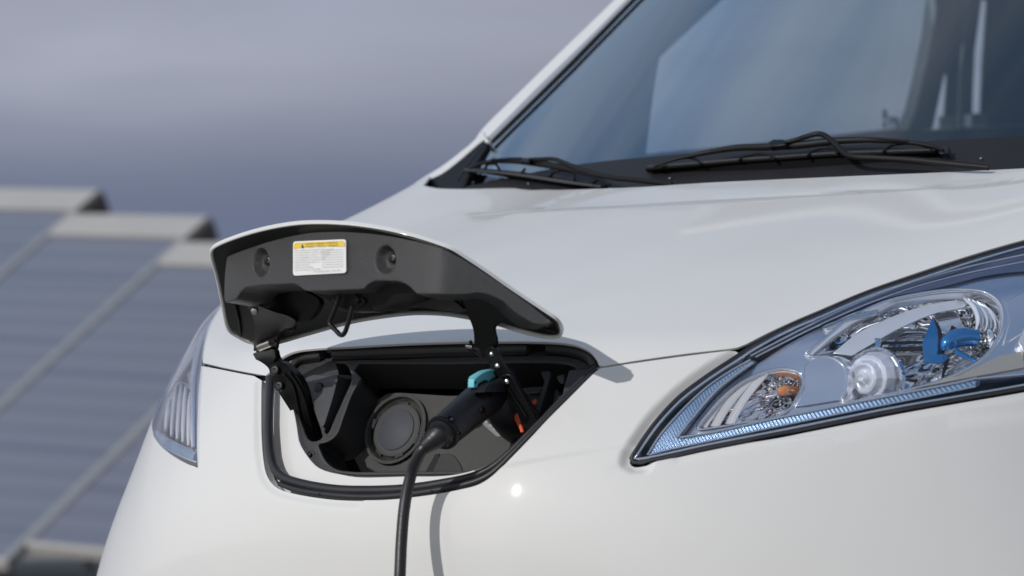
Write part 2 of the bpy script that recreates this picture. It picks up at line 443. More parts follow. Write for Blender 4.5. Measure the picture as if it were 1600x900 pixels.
def orient(P, N, T):
    a = P[T]; fn = np.cross(a[:, 1] - a[:, 0], a[:, 2] - a[:, 0]); s = (fn * N[T].mean(1)).sum(1) < 0
    T = T.copy()
    if s.mean() > .5: T = T[:, ::-1]
    return T
def px_sheet(name, outline, f, m, parent=None, holes=(), spacing=14, lip=.001, depth=.004, off=0.):
    Q, T = cdt(outline, holes, spacing); P = f(Q); N = fd_normals(f, Q)
    if off: P = P + N * off
    T = orient(P, N, T)
    if lip: V, Fc, NN = lip_mesh(P, N, T, lip, depth)
    else: V, Fc, NN = P, T, N
    return mesh_obj(name, V, Fc, m, parent, normals=NN)
def slab(name, outline, f, vec, m, parent=None, holes=(), spacing=12, bevel=.0012, sharp=40, back_scale=None, geo=False):
    """solid piece: its front follows f inside a pixel outline, its thickness is vec"""
    Q, T = cdt(outline, holes, spacing); P = f(Q); N = np.repeat((CAM - P.mean(0))[None], len(P), 0); T = orient(P, N, T)
    n = len(P); vec = np.asarray(vec, float)
    Pb = P + vec
    V = np.vstack([P, Pb]); Fc = [tuple(x) for x in T] + [tuple(x[::-1] + n) for x in T]
    for a, b in boundary(T): Fc.append((b, a, a + n, b + n))
    if geo: return V, Fc
    return mesh_obj(name, V, Fc, m, parent, sharp=sharp, bevel=bevel)
def tube_geo(P, r, segs=10, closed=False, caps=True, flat=None, ref=None):
    """flat = (normal, factor): squashes the section along ref"""
    P = np.asarray(P, float); n = len(P); r = np.full(n, r) if np.isscalar(r) else np.interp(np.linspace(0, 1, n), np.linspace(0, 1, len(r)), r)
    Tn = np.gradient(P, axis=0)
    if closed: Tn = np.roll(P, -1, 0) - np.roll(P, 1, 0)
    Tn /= np.linalg.norm(Tn, axis=1)[:, None] + 1e-12
    u = np.asarray(ref, float) if ref is not None else (A(0, 0, 1) if abs(Tn[0][2]) < .9 else A(1, 0, 0))
    V = []
    for i in range(n):
        u0 = np.asarray(ref, float) if ref is not None else u
        u = unit(u0 - (u0 @ Tn[i]) * Tn[i]); w_ = np.cross(Tn[i], u)
        for k in range(segs):
            a = 2 * math.pi * k / segs
            V.append(P[i] + r[i] * (math.cos(a) * u * (flat or 1.) + math.sin(a) * w_))
    Fc = []
    for i in range(n if closed else n - 1):
        j = (i + 1) % n
        for k in range(segs): Fc.append((i * segs + k, i * segs + (k + 1) % segs, j * segs + (k + 1) % segs, j * segs + k))
    if caps and not closed:
        Fc.append(tuple(range(segs))[::-1]); Fc.append(tuple((n - 1) * segs + k for k in range(segs)))
    return V, Fc
def tube(name, P, r, m, parent=None, sharp=50, **k):
    v, f = tube_geo(P, r, **k); return mesh_obj(name, v, f, m, parent, sharp=sharp)
def lathe_geo(prof, Cc, ax, n=32, ell=1., upv=None):
    ax = unit(ax); u = unit(np.cross(ax, upv if upv is not None else (A(0, 0, 1) if abs(ax[2]) < .9 else A(1, 0, 0)))); w_ = np.cross(ax, u); V = []; Fc = []
    for (r, h) in prof:
        for k in range(n):
            a = 2 * math.pi * k / n; V.append(np.asarray(Cc) + ax * h + r * (math.cos(a) * u + ell * math.sin(a) * w_))
    for i in range(len(prof) - 1):
        for k in range(n): Fc.append((i * n + k, i * n + (k + 1) % n, (i + 1) * n + (k + 1) % n, (i + 1) * n + k))
    Fc.append(tuple(range(n))[::-1]); Fc.append(tuple((len(prof) - 1) * n + k for k in range(n)))
    return V, Fc
def lathe(name, prof, Cc, ax, m, parent=None, n=32, sharp=35, **k):
    v, f = lathe_geo(prof, Cc, ax, n, **k); return mesh_obj(name, v, f, m, parent, sharp=sharp)
def box_geo(x0, x1, y0, y1, z0, z1):
    V = [(x, y, z_) for x in (x0, x1) for y in (y0, y1) for z_ in (z0, z1)]
    return V, [(0, 1, 3, 2), (4, 6, 7, 5), (0, 4, 5, 1), (2, 3, 7, 6), (0, 2, 6, 4), (1, 5, 7, 3)]
def box(name, b6, m, parent=None, bevel=.004):
    v, f = box_geo(*b6); return mesh_obj(name, v, f, m, parent, sharp=30, bevel=bevel)
SC = 3.42 / FPX   # metres per photograph pixel at the port
# ------------------------------------------------------------------ traced lines (pixels of the 1600 px photograph)
OPEN_BODY = [(404, 592), (403.5, 600), (403, 640), (403.5, 680), (406, 715), (411, 740), (420, 755), (432, 764), (450, 770), (480, 776), (520, 781), (560, 782.5), (600, 782), (640, 778.5),
             (690, 771.5), (720, 765.5), (745, 759), (762, 750), (775, 740), (800, 715), (830, 684), (856, 656), (880, 632), (900, 612), (922, 590), (934, 579), (940, 575.5)]
OPEN_HOOD = [(422, 580), (428, 568), (437, 560), (450, 552), (465, 547), (500, 543), (540, 541), (590, 538), (640, 535.5), (700, 533.5), (760, 532.5), (850, 533), (885, 535.5), (908, 541), (924, 550), (933, 561), (937, 570)]
HR_BODY = [(1150, 556), (1122, 571), (1090, 593), (1058, 619), (1025, 652), (1002, 683), (985, 711), (982, 722), (990, 728), (1010, 726), (1060, 716), (1100, 707), (1200, 687.5), (1300, 667.5), (1400, 647.5), (1500, 630), (1600, 613), (1680, 597), (1740, 550), (1776, 455)]
HR_HOOD = [(1165, 537), (1200, 519), (1240, 500.5), (1280, 483.5), (1350, 454), (1440, 422.5), (1520, 396.5), (1600, 373.5), (1690, 352), (1765, 346)]
HR_TOP = [(987, 716), (1003, 691), (1028, 657), (1061, 622), (1093, 597), (1125, 575), (1150, 559), (1166, 548), (1200, 528), (1240, 508), (1280, 491), (1350, 461), (1440, 430), (1520, 404), (1600, 381), (1690, 360), (1755, 352)]
HR_BOT = [(990, 722.5), (1010, 720), (1060, 709.5), (1100, 700.5), (1200, 681), (1300, 661), (1400, 641), (1500, 623.5), (1600, 606), (1675, 590), (1735, 545), (1768, 450)]
HL_IN = [(309, 727), (308, 700), (308.5, 660), (310, 620), (312.5, 585), (314.5, 560), (318, 534), (325, 510), (334.5, 492), (344, 479)]
HL_LOW = [(240, 683), (248, 695), (263, 708), (280, 719), (295, 727), (309, 731)]

c2 = lambda L, step=6: resample(catmull(L, 10), step)
ts_ = lambda L, step=6: hit(c2(L, step))
def ts_lin(L, step=.08): return resample(A(*L), step)
SCL = np.array([1., .55])

# feature lines measured on the undisplaced skin
def l3(px): 
    t_ = ts_(px, 12); return S0(t_[:, 0], t_[:, 1])
F_tip = l3(HR_BODY[:10] + [(988, 706)]); F_hl = l3(HR_BODY[10:18]); F_open = l3(OPEN_BODY[:12])
F_crease = l3([(700, 333), (760, 332.5), (850, 331), (1000, 325), (1150, 317), (1300, 307), (1450, 296), (1600, 286), (1700, 279)])
F_low = l3([(790, 728), (840, 719), (900, 709), (960, 700), (1040, 690)])
F_shut = l3([(945, 572), (1000, 562.5), (1080, 552), (1150, 545)])
cre_t = None
def sm(x): x = np.clip(x, 0, 1); return x * x * (3 - 2 * x)
_cr = hit([(700, 333), (850, 331), (1000, 325), (1150, 317), (1300, 307), (1450, 296), (1600, 286), (1700, 279)])
_lo = hit([(790, 728), (840, 719), (900, 709), (960, 700), (1040, 690)])
def SD(t, s):
    """skin with its soft feature lines"""
    P = S0(t, s); e = 1e-3
    N = np.cross(S0(t + e, s) - P, S0(t, s + e) - P); N /= np.linalg.norm(N, axis=1)[:, None] + 1e-15
    off = np.zeros(len(P))
    off -= .0085 * (1 - sm(seg_dist(P, F_tip) / .0135))
    off -= .0020 * (1 - sm(seg_dist(P, F_hl) / .010))
    off -= .0045 * (1 - sm(seg_dist(P, F_open) / .011))
    # bonnet: the strip behind the crease sits lower
    sc = np.interp(t, _cr[:, 0], _cr[:, 1]); fade = sm((t + 3.4) / 1.2) * sm((4.4 - t) / 1.)
    off -= .0055 * sm((s - sc) / .22) * fade
    # nose: the part below the line between the opening and the lamp stands proud
    sl_ = np.interp(t, _lo[:, 0], _lo[:, 1]); fade = sm((t - 1.0) / .4) * sm((6. - t) / 2.)
    off += .0026 * sm((sl_ + .04 - s) / .09) * fade * np.exp(-np.clip(sl_ - s, 0, 9) ** 2 * .25)
    return P + N * off[:, None]
def SN(t, s):
    P = SD(t, s); e = .012
    n = np.cross(SD(t + e, s) - SD(t - e, s), SD(t, s + e) - SD(t, s - e)); return P, n / (np.linalg.norm(n, axis=1)[:, None] + 1e-15)
def skin_sheet(name, outline_ts, m, parent, holes=(), spacing=.085, lip=.0010, depth=.014, off=0., fn=SN, fine=False):
    Q, T = cdt(np.asarray(outline_ts) * SCL, [np.asarray(h) * SCL for h in holes], spacing, FINE if fine else None); q = Q / SCL
    P, N = fn(q[:, 0], q[:, 1])
    P = P + N * off; T = orient(P, N, T)
    if lip: V, Fc, NN = lip_mesh(P, N, T, lip, depth)
    else: V, Fc, NN = P, T, N
    return mesh_obj(name, V, Fc, m, parent, normals=NN)
_ft, _fs = np.meshgrid(np.arange(-4., 6., .026), np.arange(3., 12., .045), indexing='ij'); _ft = _ft.ravel() + np.tile([0, .013], len(_ft.ravel()))[:len(_ft.ravel())]; _fs = _fs.ravel()
_fp = S0(_ft, _fs); _fd = np.minimum.reduce([seg_dist(_fp, F_tip) - .017, seg_dist(_fp, F_hl) - .012, seg_dist(_fp, F_open) - .014, seg_dist(_fp, F_low) - .020, seg_dist(_fp, F_crease) - .022])
FINE = np.stack([_ft, _fs], 1)[_fd < 0] * SCL
def dens(L, step=.06): return resample(A(*L), step)

van = empty('electric_van', (0, 0, 0))
tag(van, 'white electric van nose with its charging flap open and a cable plugged in', 'van')

# --- bonnet (with the wing tops)
lamp_l_rear = [(-5.35, 7.2), (-5.38, 8.35)]
P_hood = np.vstack([
    dens([(-8.9, 9.05), (-5.5, 8.62), (-5.05, 8.55), (-4.75, 8.25), (-4.5, 7.75)]),
    ts_([(344, 479), (335.5, 492), (326, 510), (319.5, 534), (316.5, 556), (317, 566)]), ts_([(345, 572.5), (375, 578.5), (400, 583), (415, 585.5)], 6),
    ts_(OPEN_HOOD, 4), ts_([(943, 571), (1000, 561.5), (1080, 550.5), (1130, 545), (1152, 542)], 8),
    ts_(HR_HOOD, 8), dens([(5.05, 8.55), (5.5, 8.62), (8.9, 9.05), (8.9, 11.6), (6.5, 11.0), (5.2, 10.9), (4.65, 10.86)]),
    ts_([(1600, 257), (1500, 262), (1300, 270.5), (1100, 280), (1000, 286.5), (900, 290.5), (800, 293.5), (722, 295.5), (680, 294), (661, 290)], 10),
    dens([(-4.75, 10.88), (-5.2, 10.95), (-6.5, 11.0), (-8.9, 11.6)])])
skin_sheet('bonnet', P_hood, M['paint'], van, depth=.0035, fine=True)
# --- front bumper with the wings
P_bump = np.vstack([
    dens([(-8.9, 0.05), (8.9, .05), (8.9, 9.0), (5.5, 8.57), (5.4, 8.3)], .12),
    ts_(HR_BODY[::-1], 6), ts_([(1156, 551), (1150, 548), (1130, 549.5), (1080, 555.5), (1000, 566.5), (944, 575)], 8),
    ts_(OPEN_BODY[::-1], 4), ts_([(396, 588), (375, 584), (345, 578), (314, 572)], 6),
    ts_([(312.5, 585), (310, 620), (308.5, 660), (308, 700), (309, 727), (309, 732)]), ts_(HL_LOW[::-1], 6),
    dens([(-4.1, 4.62), (-4.55, 4.83), (-5.0, 5.05), (-5.3, 5.6), (-5.4, 6.8), (-5.4, 8.3), (-5.5, 8.57), (-8.9, 9.0)], .08)])
skin_sheet('front_bumper', P_bump, M['paint'], van, fine=True)
# dark inner structure behind the panel gaps
Pi = [(-8.8, .2), (8.8, .2), (8.8, 10.6), (-8.8, 10.6)]
hole_port = ts_([(395, 560), (395, 700), (405, 755), (470, 785), (600, 790), (720, 775), (785, 748), (900, 630), (955, 575), (925, 535), (850, 522), (600, 526), (450, 535)], 14)
hole_r = np.vstack([ts_([(980, 720), (1030, 640), (1120, 565), (1200, 515), (1350, 450), (1600, 372), (1760, 345)], 20), ts_([(1770, 450), (1738, 548), (1675, 596), (1500, 629), (1200, 686), (992, 727)], 20)])
hole_l = np.vstack([ts_([(310, 729), (310, 640), (314, 580), (319, 535), (335, 494)], 12), dens([(-4.6, 8.0), (-5.3, 8.3), (-5.3, 5.7), (-4.6, 4.9)], .2), ts_([(248, 696), (280, 719)], 10)])
skin_sheet('inner_structure', dens(Pi, .3), M['frit'], van, holes=[hole_port, hole_r, hole_l], spacing=.25, lip=0, off=-.0125, fn=lambda t, s: (S0(t, s), SN(t, s)[1]))

# ------------------------------------------------------------------ windscreen, pillars, cowl, cab
def ws_y(x, z_): return .85 + (z_ - 1.25) * 1.19 + .26 * x ** 2
WSF = iso(lambda P: P[:, 1] - ws_y(P[:, 0], P[:, 2]), 3.2, 6.5)
WN = lambda P: np.stack([.52 * P[:, 0], -np.ones(len(P)), np.ones(len(P)) * 1.19], 1)
_wso = {}
def ws_out(uv, h):
    """the surface h in front of the glass, met along each sight line"""
    if h not in _wso: _wso[h] = iso(lambda P, h=h: P[:, 1] - ws_y(P[:, 0], P[:, 2]) + 1.56 * h, 3.2, 6.5)
    return _wso[h](uv)
def xz_sheet(name, outline, m, parent, spacing=.05, off=0., lip=0., depth=.005, holes=()):
    Q, T = cdt(outline, holes, spacing); P = np.stack([Q[:, 0], ws_y(Q[:, 0], Q[:, 1]), Q[:, 1]], 1)
    N = WN(P); N /= np.linalg.norm(N, axis=1)[:, None]; P = P + N * off; T = orient(P, N, T)
    if lip: V, Fc, NN = lip_mesh(P, N, T, lip, depth)
    else: V, Fc, NN = P, T, N
    return mesh_obj(name, V, Fc, m, parent, normals=NN)
gl = WSF(A((724, 292), (742, 258), (760, 226), (775, 209), (830, 152), (880, 102), (930, 52), (983, 0), (1030, -45)))[:, [0, 2]]
gl = np.vstack([[(-.60, 1.18)], gl, [(gl[-1][0] + .04, 1.94)]])
glass_outline = np.vstack([resample(gl, .03), resample(gl * [-1, 1], .03)[::-1]])
xz_sheet('windscreen', glass_outline, M['wind'], van)
# A-pillars: painted skin, black drip moulding; the far one traced, the near one its mirror image
def mirror_copy(o):
    me = o.data.copy(); n = len(me.vertices); a = np.zeros(n * 3); me.vertices.foreach_get('co', a); a[::3] *= -1; me.vertices.foreach_set('co', a); me.flip_normals()
    c = bpy.data.objects.new(o.name, me); col.objects.link(c); c.parent = o.parent
    for md in o.modifiers:
        q = c.modifiers.new(md.name, md.type); q.width = md.width; q.segments = md.segments; q.limit_method = md.limit_method; q.angle_limit = md.angle_limit
    return c
outer = [(640, 291), (662, 276), (690, 259), (716, 239), (740, 219), (751, 203), (800, 154), (860, 95), (915, 42), (961, -3), (1005, -48)]
inner = [(1028, -48), (985, -3), (930, 50), (880, 98), (830, 147), (768, 211), (757, 219), (751, 222), (722, 247), (693, 270), (668, 284), (661, 291)]
pil = slab('pillar', np.vstack([c2(outer, 14), c2(inner, 14)]), WSF, (-.02, .09, -.01), M['paint'], van, spacing=60, bevel=.004)
mirror_copy(pil)
mo = slab('pillar_moulding', np.vstack([c2([(761, 215), (800, 176), (830, 146), (880, 97), (930, 48), (977, 0), (1022, -45)], 20), c2([(1034, -45), (987, 0), (940, 49), (890, 100), (840, 149), (775, 213), (766, 221)], 20)]),
          lambda uv: ws_out(uv, .004), (0, .02, -.015), mat('grey_moulding', (.26, .27, .285), .3, coat=.5, var=.05), van, spacing=60, bevel=.0015)
mirror_copy(mo)
ml = tube('pillar_seal', ws_out(A((768, 222), (800, 190), (840, 151), (890, 101), (940, 50), (989, 0), (1030, -40)), .006), .0032, M['rubber'], van, segs=8)
mirror_copy(ml)
# little bright corner clip at the foot of the moulding
cc = tube('moulding_clip', ws_out(c2([(755, 209), (758, 216), (761, 221), (765, 222)], 2), .010), .0032, M['paint'], van, segs=8); mirror_copy(cc)
ct = slab('pillar_corner_trim', c2([(661, 291), (665, 284), (693, 269), (722, 247), (751, 222), (757, 217), (762, 224), (748, 250), (734, 274), (727, 290), (722, 299), (690, 299), (661, 291)], 6), lambda uv: ws_out(uv, .006), (0, .03, -.02), M['frit'], van, spacing=30, bevel=.002)
mirror_copy(ct)
tube('trim_seam', ws_out(A((758, 226), (742, 243), (728, 262), (716, 282)), .014), .0016, M['rubber'], ct, segs=8)
# cowl panel between bonnet and glass
cow_top = [(724, 296), (760, 289), (820, 276), (880, 264), (940, 256), (1000, 250), (1120, 240.5), (1300, 231), (1450, 224), (1600, 216), (1700, 212)]
cow_xz = WSF(c2(cow_top, 25))[:, [0, 2]]
cow_xz = cow_xz[cow_xz[:, 0] < .45]
cow_poly = np.vstack([cow_xz, [(.60, cow_xz[-1, 1] + .01), (.60, 1.17), (-.60, 1.17)]])
xz_sheet('cowl_panel', resample(cow_poly, .04, True), M['cowl'], van, off=.004, lip=.0015, depth=.006, spacing=.04)
for k_, (u_, v_) in enumerate([(1047, 279), (1533, 248), (826, 287)]):
    P_ = ws_out(A((u_, v_)), .006)[0]; lathe('cowl_clip', [(.0022, 0), (.0019, .0015), (.0008, .002)], P_, (0, -.7, .7), M['screw'], van, n=12)
# dashboard shelf, seen through the glass
xs = np.linspace(-.62, .62, 25); V = []; Fc = []
for x in xs:
    for (dy, dz) in ((.05, .0), (.16, .055), (.34, .075), (.62, .06), (.70, -.02), (.70, -.5)):
        V.append((x, ws_y(x, 1.25) + dy, 1.245 + dz - .10 * 0))
for i in range(len(xs) - 1):
    for k in range(5): Fc.append((i * 6 + k, (i + 1) * 6 + k, (i + 1) * 6 + k + 1, i * 6 + k + 1))
mesh_obj('dashboard', V, Fc, M['dash'], van, sharp=60)
# cab: far side wall with window opening, pillars, roof, bulkhead
XW = -.68
WALL = plane((XW, 0, 0), (1, 0, 0))
win = c2([(997, 300), (998, 243), (1004, 190), (1012, 130), (1020, 86)], 10), c2([(1020, 86), (1112, 1), (1150, -35)], 20), c2([(1480, -60), (1465, 0), (1453, 60), (1440, 120), (1428, 170), (1416, 208), (1410, 300)], 20)
win_yz = WALL(np.vstack(win))[:, [1, 2]]
sill_l = WALL(A((998, 243.5), (1200, 222), (1417, 203)))[:, [1, 2]]
op = win_yz[(win_yz[:, 1] > np.interp(win_yz[:, 0], sill_l[:, 0], sill_l[:, 1]) - .002)]
op = np.vstack([op, [sill_l[1]]]); op[:, 1] = np.minimum(op[:, 1], 1.93 + .001 * np.arange(len(op)) / len(op))
rear_win = WALL(A((1457, 202), (1474, 202), (1480, 120), (1477, 110)))[:, [1, 2]]
rear_gap = WALL(A((1519, 177), (1532, 177), (1535, 100), (1542, 0), (1534, 0), (1523, 80)))[:, [1, 2]]
def yz_slab(name, outline, holes, x, th, m, parent, spacing=.2):
    Q, T = cdt(outline, holes, spacing); n = len(Q)
    V = [(x, a, b) for a, b in Q] + [(x - th, a, b) for a, b in Q]; Fc = [tuple(f) for f in T] + [tuple(f[::-1] + n) for f in T]
    for a, b in boundary(T): Fc.append((b, a, a + n, b + n))
    return mesh_obj(name, V, Fc, m, parent, sharp=30)
wf_ = WALL(A((1040, -40), (1000, 0), (940, 58), (880, 113), (820, 172), (782, 212)))[:, [1, 2]]
wall_out = [(1.2, .6), (3.74, .6), (3.74, 2.0), (wf_[0][0] + .32, 2.0)] + [tuple(q) for q in wf_] + [(wf_[-1][0], 1.26), (1.2, 1.2)]
yz_slab('side_wall', A(*wall_out), [op, rear_win, rear_gap], XW, .004, M['trim'], van)
tube('window_seal', np.stack([np.full(len(op) - 1, XW + .004), op[:-1, 0], op[:-1, 1]], 1), .010, M['rubber'], van, segs=8)
o = yz_slab('side_window', op, [], XW - .02, .004, M['sideglass'], van)
# near side wall with its own window (outside the picture to the right)
yz_slab('side_wall', A(*wall_out), [A((1.75, 1.42), (2.7, 1.5), (2.75, 1.78), (1.98, 1.78))], .73, .05, M['trim'], van)
# light maker's marks in the lower rear corner of the far window
Pm = WALL(A((1392, 178), (1392, 194), (1400, 186), (1406, 186), (1401, 194), (1410, 193), (1411, 187)))
V = []; Fc = []
for P_, s_ in zip(Pm, (.010, .008, .007, .007, .006, .008, .006)):
    k = len(V); V += [(XW - .014, P_[1] - s_, P_[2] - s_), (XW - .014, P_[1] + s_, P_[2] - s_), (XW - .014, P_[1] + s_, P_[2] + s_), (XW - .014, P_[1] - s_, P_[2] + s_)]; Fc.append((k, k + 1, k + 2, k + 3))
mesh_obj('glass_mark', V, Fc, M['ink'], o, smooth=False)
# B pillar trims and the things standing behind it, all seen dark through the glass
def wpx(name, pts, x, th, m, spacing=60):
    f = plane((x, 0, 0), (1, 0, 0)); return slab(name, A(*pts), f, (-th, 0, 0), m, van, spacing=400, bevel=.003)
wpx('door_pillar', [(1419, 203), (1432, 170), (1444, 120), (1457, 60), (1468, -20), (1500, -20), (1484, 60), (1473, 120), (1462, 170), (1455, 203)], XW + .03, .03, mat('pillar_trim', (.10, .11, .13), .5, var=.1))
wpx('seat_belt', [(1497, 200), (1500, 120), (1508, 40), (1515, -20), (1523, -20), (1516, 40), (1507, 120), (1503, 200)], XW + .06, .004, mat('belt_webbing', (.24, .25, .27), .8, var=.2, bump=.3))
0 and wpx('bulkhead_post', [(1519, 178), (1531, 178), (1534, 100), (1542, -20), (1534, -20), (1522, 80)], XW + .07, .02, M['trim_l'])
wpx('storage_box', [(1518, 198), (1518, 178), (1541, 178), (1543, 198)], XW + .08, .08, mat('grey_box', (.30, .32, .33), .6, var=.1))
wpx('waist_rail', [(1455, 203), (1600, 197), (1700, 192), (1700, 187), (1600, 193.5), (1480, 200)], XW + .09, .03, M['trim_l'])
box('cab_roof', (-.72, .72, 1.66, 3.76, 1.97, 2.04), M['paint'], van, .02)
box('bulkhead', (-.67, .72, 3.66, 3.74, .5, 1.98), M['trim'], van)
box('cab_floor', (-.68, .68, 1.0, 3.4, .42, .50), M['trim'], van)
# cargo body behind the cab and its wheels
def cargo_side(sx):
    V = []; Fc = []
    prof = [(.83, .3), (.855, .6), (.86, .95), (.84, 1.25), (.80, 1.6), (.76, 1.88), (.68, 2.0), (.0, 2.05)]
    ys = [3.75, 4.0, 4.2, 4.5]
    for y in ys:
        for (x, z_) in prof: V.append((sx * x, y, z_))
    n = len(prof)
    for i in range(len(ys) - 1):
        for k in range(n - 1): Fc.append((i * n + k, (i + 1) * n + k, (i + 1) * n + k + 1, i * n + k + 1))
    V2 = [(a * .975, b, c - .01) for a, b, c in V]; m_ = len(V)
    Fc += [tuple(q + m_ for q in f[::-1]) for f in Fc]
    return mesh_obj('cargo_side', V + V2, Fc, M['paint'], van, sharp=40)
cargo_side(1); cargo_side(-1)
# door skins continue the wings rearwards
for sx in (-1, 1):
    e_t = np.linspace(0, 12, 40); E_ = S0(np.full(40, sx * 9.), e_t)
    V = []; Fc = []
    for y in (1.5, 2.2, 3.0, 3.76):
        for p_ in E_: V.append((p_[0] + sx * .002, y, p_[2] * (1. if y < 1.6 else 1.0)))
    for i in range(3):
        for k in range(39): Fc.append((i * 40 + k, (i + 1) * 40 + k, (i + 1) * 40 + k + 1, i * 40 + k + 1))
    V += [(a - sx * .03, b, c) for a, b, c in V]; Fc += [tuple(q + 160 for q in f[::-1]) for f in Fc]
    mesh_obj('door_skin', V, Fc, M['paint'], van, sharp=40)
    for y in (1.05, 3.95):
        wh = lathe('wheel', [(.20, -.09), (.30, -.10), (.325, -.06), (.325, .06), (.30, .10), (.20, .09)], (sx * .72, y, .325), (sx, 0, 0), M['rubber'], van, n=40)
        lathe('rim', [(.20, -.05), (.195, .08), (.17, .05), (.05, .07), (.0, .075)], (sx * .72, y, .325), (sx, 0, 0), M['screw'], wh, n=30)

# ------------------------------------------------------------------ charging bay
bay = empty('charging_bay', (0, .1, .9), van)
bayM = Matrix.Translation((0, .1, .9)).inverted()
BAYP = []
def B(o): BAYP.append(o); return o
OUT = np.vstack([c2([(418, 590), (407, 596)], 5), c2(OPEN_BODY[1:], 8), c2([(936, 566), (930, 556), (912, 544), (885, 538), (850, 536), (700, 537), (540, 544), (480, 548), (452, 555), (436, 566), (424, 583)], 8)])
TRAY = [(440, 574), (436, 585), (441, 612), (452, 640), (458, 670), (461, 690), (466, 702), (478, 720), (490, 733), (505, 741), (530, 747), (558, 751.5), (632, 750.5), (700, 749), (740, 741), (790, 722), (860, 655), (930, 584), (946, 566), (930, 545), (890, 530), (700, 530), (540, 538), (460, 545)]
TRAYC = c2(TRAY[:17], 8)
# white inner flange behind the seal
B(px_sheet('inner_flange', inset(OUT, -9), body(.026), M['paint'], bay, holes=[inset(np.vstack([c2(TRAY[:16], 10), c2(TRAY[16:], 10)]), 5)], spacing=30, lip=.001, depth=.01))
# seal: a fat rubber bead on the body side and a thinner lip outside it
bead = c2([(421, 572), (422, 600), (420.5, 640), (420.5, 680), (424, 715), (431, 735), (444, 747), (470, 756), (520, 765), (570, 767), (632, 764.5), (690, 756), (740, 744), (768, 731), (790, 713), (830, 673), (856, 647), (880, 622), (905, 597), (930, 574)], 8)
B(tube('door_seal', skin(bead, .010), [.0058, .0056, .0060, .0064, .0064, .0062, .0050, .0038, .0034, .0034], M['rubber'], bay, segs=12))
lipp = c2([(437, 756), (455, 763), (480, 769), (520, 774), (560, 776.5), (600, 776), (640, 772.5), (690, 765), (720, 759), (745, 752), (762, 744), (778, 732), (800, 710), (856, 652), (880, 628), (900, 608), (933, 578)], 8)
ls = B(tube('seal_lip', skin(lipp, .006), [.0034, .0044, .0046, .0046, .0046, .0042, .0036, .003, .003], M['rubber'], bay, segs=10))
for (u_, v_) in [(498, 772), (674, 767), (913, 593)]:
    P_ = skin(A((u_, v_)), .001)[0]; B(lathe('drain_hole', [(.0013, -.001), (.0013, .0006), (.0003, .0007)], P_, (.2, -1, .1), M['frit'], bay, n=10))
# top ledge: gasket shelf under the bonnet edge, broken into three runs, the gaps shaped as the hinges' shadows
for run in ([(455, 569), (466, 560), (485, 555.5), (504, 553)], [(523, 551.5), (600, 549), (700, 546), (826, 543.5)], [(856, 543), (885, 545), (905, 549), (920, 556), (928, 566), (929, 574)]):
    pt_ = c2(run, 6); v_, f_ = tube_geo(skin(pt_, .024), .0066, segs=12)
    B(mesh_obj('gasket_shelf', v_, f_, M['plate'], bay, sharp=60))
    v_, f_ = tube_geo(skin(pt_ + [0, 8], .034), .0052, segs=12)
    B(mesh_obj('gasket_shelf', v_, f_, M['plastic_s'], bay, sharp=60))
# tray: front face with its mouth and the two slots for the hinge arms
MOUTH = c2([(560, 566), (552, 580), (563, 592), (549, 615), (536, 650), (526, 676), (512, 688), (497, 693), (500, 706), (508, 722), (522, 734), (545, 738.5), (640, 738.5), (720, 738), (752, 733), (790, 712), (846, 652), (884, 612), (905, 588), (900, 572), (880, 566), (700, 566)], 8)
SLOT1 = c2([(452, 590), (470, 583), (481, 600), (492, 640), (503, 672), (505, 684), (496, 690), (482, 690), (468, 660), (458, 628)], 8)
SLOT2 = c2([(523, 566), (541, 566), (551, 590), (540, 618), (524, 654), (511, 680), (505, 676), (508, 662), (520, 622), (528, 590)], 8)
tray_out = np.vstack([c2(TRAY[:17], 10), c2(TRAY[17:], 10)])
B(px_sheet('tray', tray_out, body(.034), M['plastic'], bay, holes=[MOUTH, SLOT1, SLOT2], spacing=14, lip=.0022, depth=.05))
B(px_sheet('tray_back', c2([(420, 560), (430, 700), (470, 760), (600, 775), (760, 770), (900, 640), (970, 570), (940, 520), (700, 510), (440, 530)], 20), body(.14), M['plastic_s'], bay, spacing=40, lip=0))
# pale triangular boss with its clip
tri = c2([(478, 590), (484, 586), (510, 586.5), (527, 587), (524, 605), (514, 640), (503, 668), (497, 658), (488, 625), (479, 600)], 5)
tb = B(slab('hinge_boss', tri, body(.028), (0, .03, 0), mat('boss_plastic', (.055, .055, .06), .42, bump=.5, bump_scale=1300., var=.1, var_scale=50.), bay, spacing=10, bevel=.002))
Pc = body(.027)(A((498, 606)))[0]
lathe('clip_recess', [(.0070, -.002), (.0070, .0003), (.006, .0004)], Pc, (.1, -1, .12), M['frit'], tb, n=24)
lathe('push_clip', [(.0058, -.002), (.0058, .0005), (.0048, .0014), (.001, .0016)], Pc + A(0, -.001, 0), (.1, -1, .12), bpy.data.materials['boss_plastic'], tb, n=24)
# rivet on the left ledge
Pc = body(.033)(A((485, 711)))[0]
rv = B(lathe('tray_fixing', [(.0062, -.001), (.0062, .0008), (.0048, .0008), (.0045, -.0005), (.0028, -.0005), (.0026, .003), (.001, .004)], Pc, (.1, -1, .15), M['plastic_s'], bay, n=24))
# edge highlight put in as a paler bead round the mouth's lower-left and bottom
B(tube('tray_rim_highlight', body(.0325)(c2([(562, 593), (549, 617), (536, 652), (526, 678), (513, 689), (497, 694), (500, 706), (508, 722), (522, 734), (545, 739.5), (640, 740), (730, 739)], 5)), .0014, M['socket'], bay, segs=8))

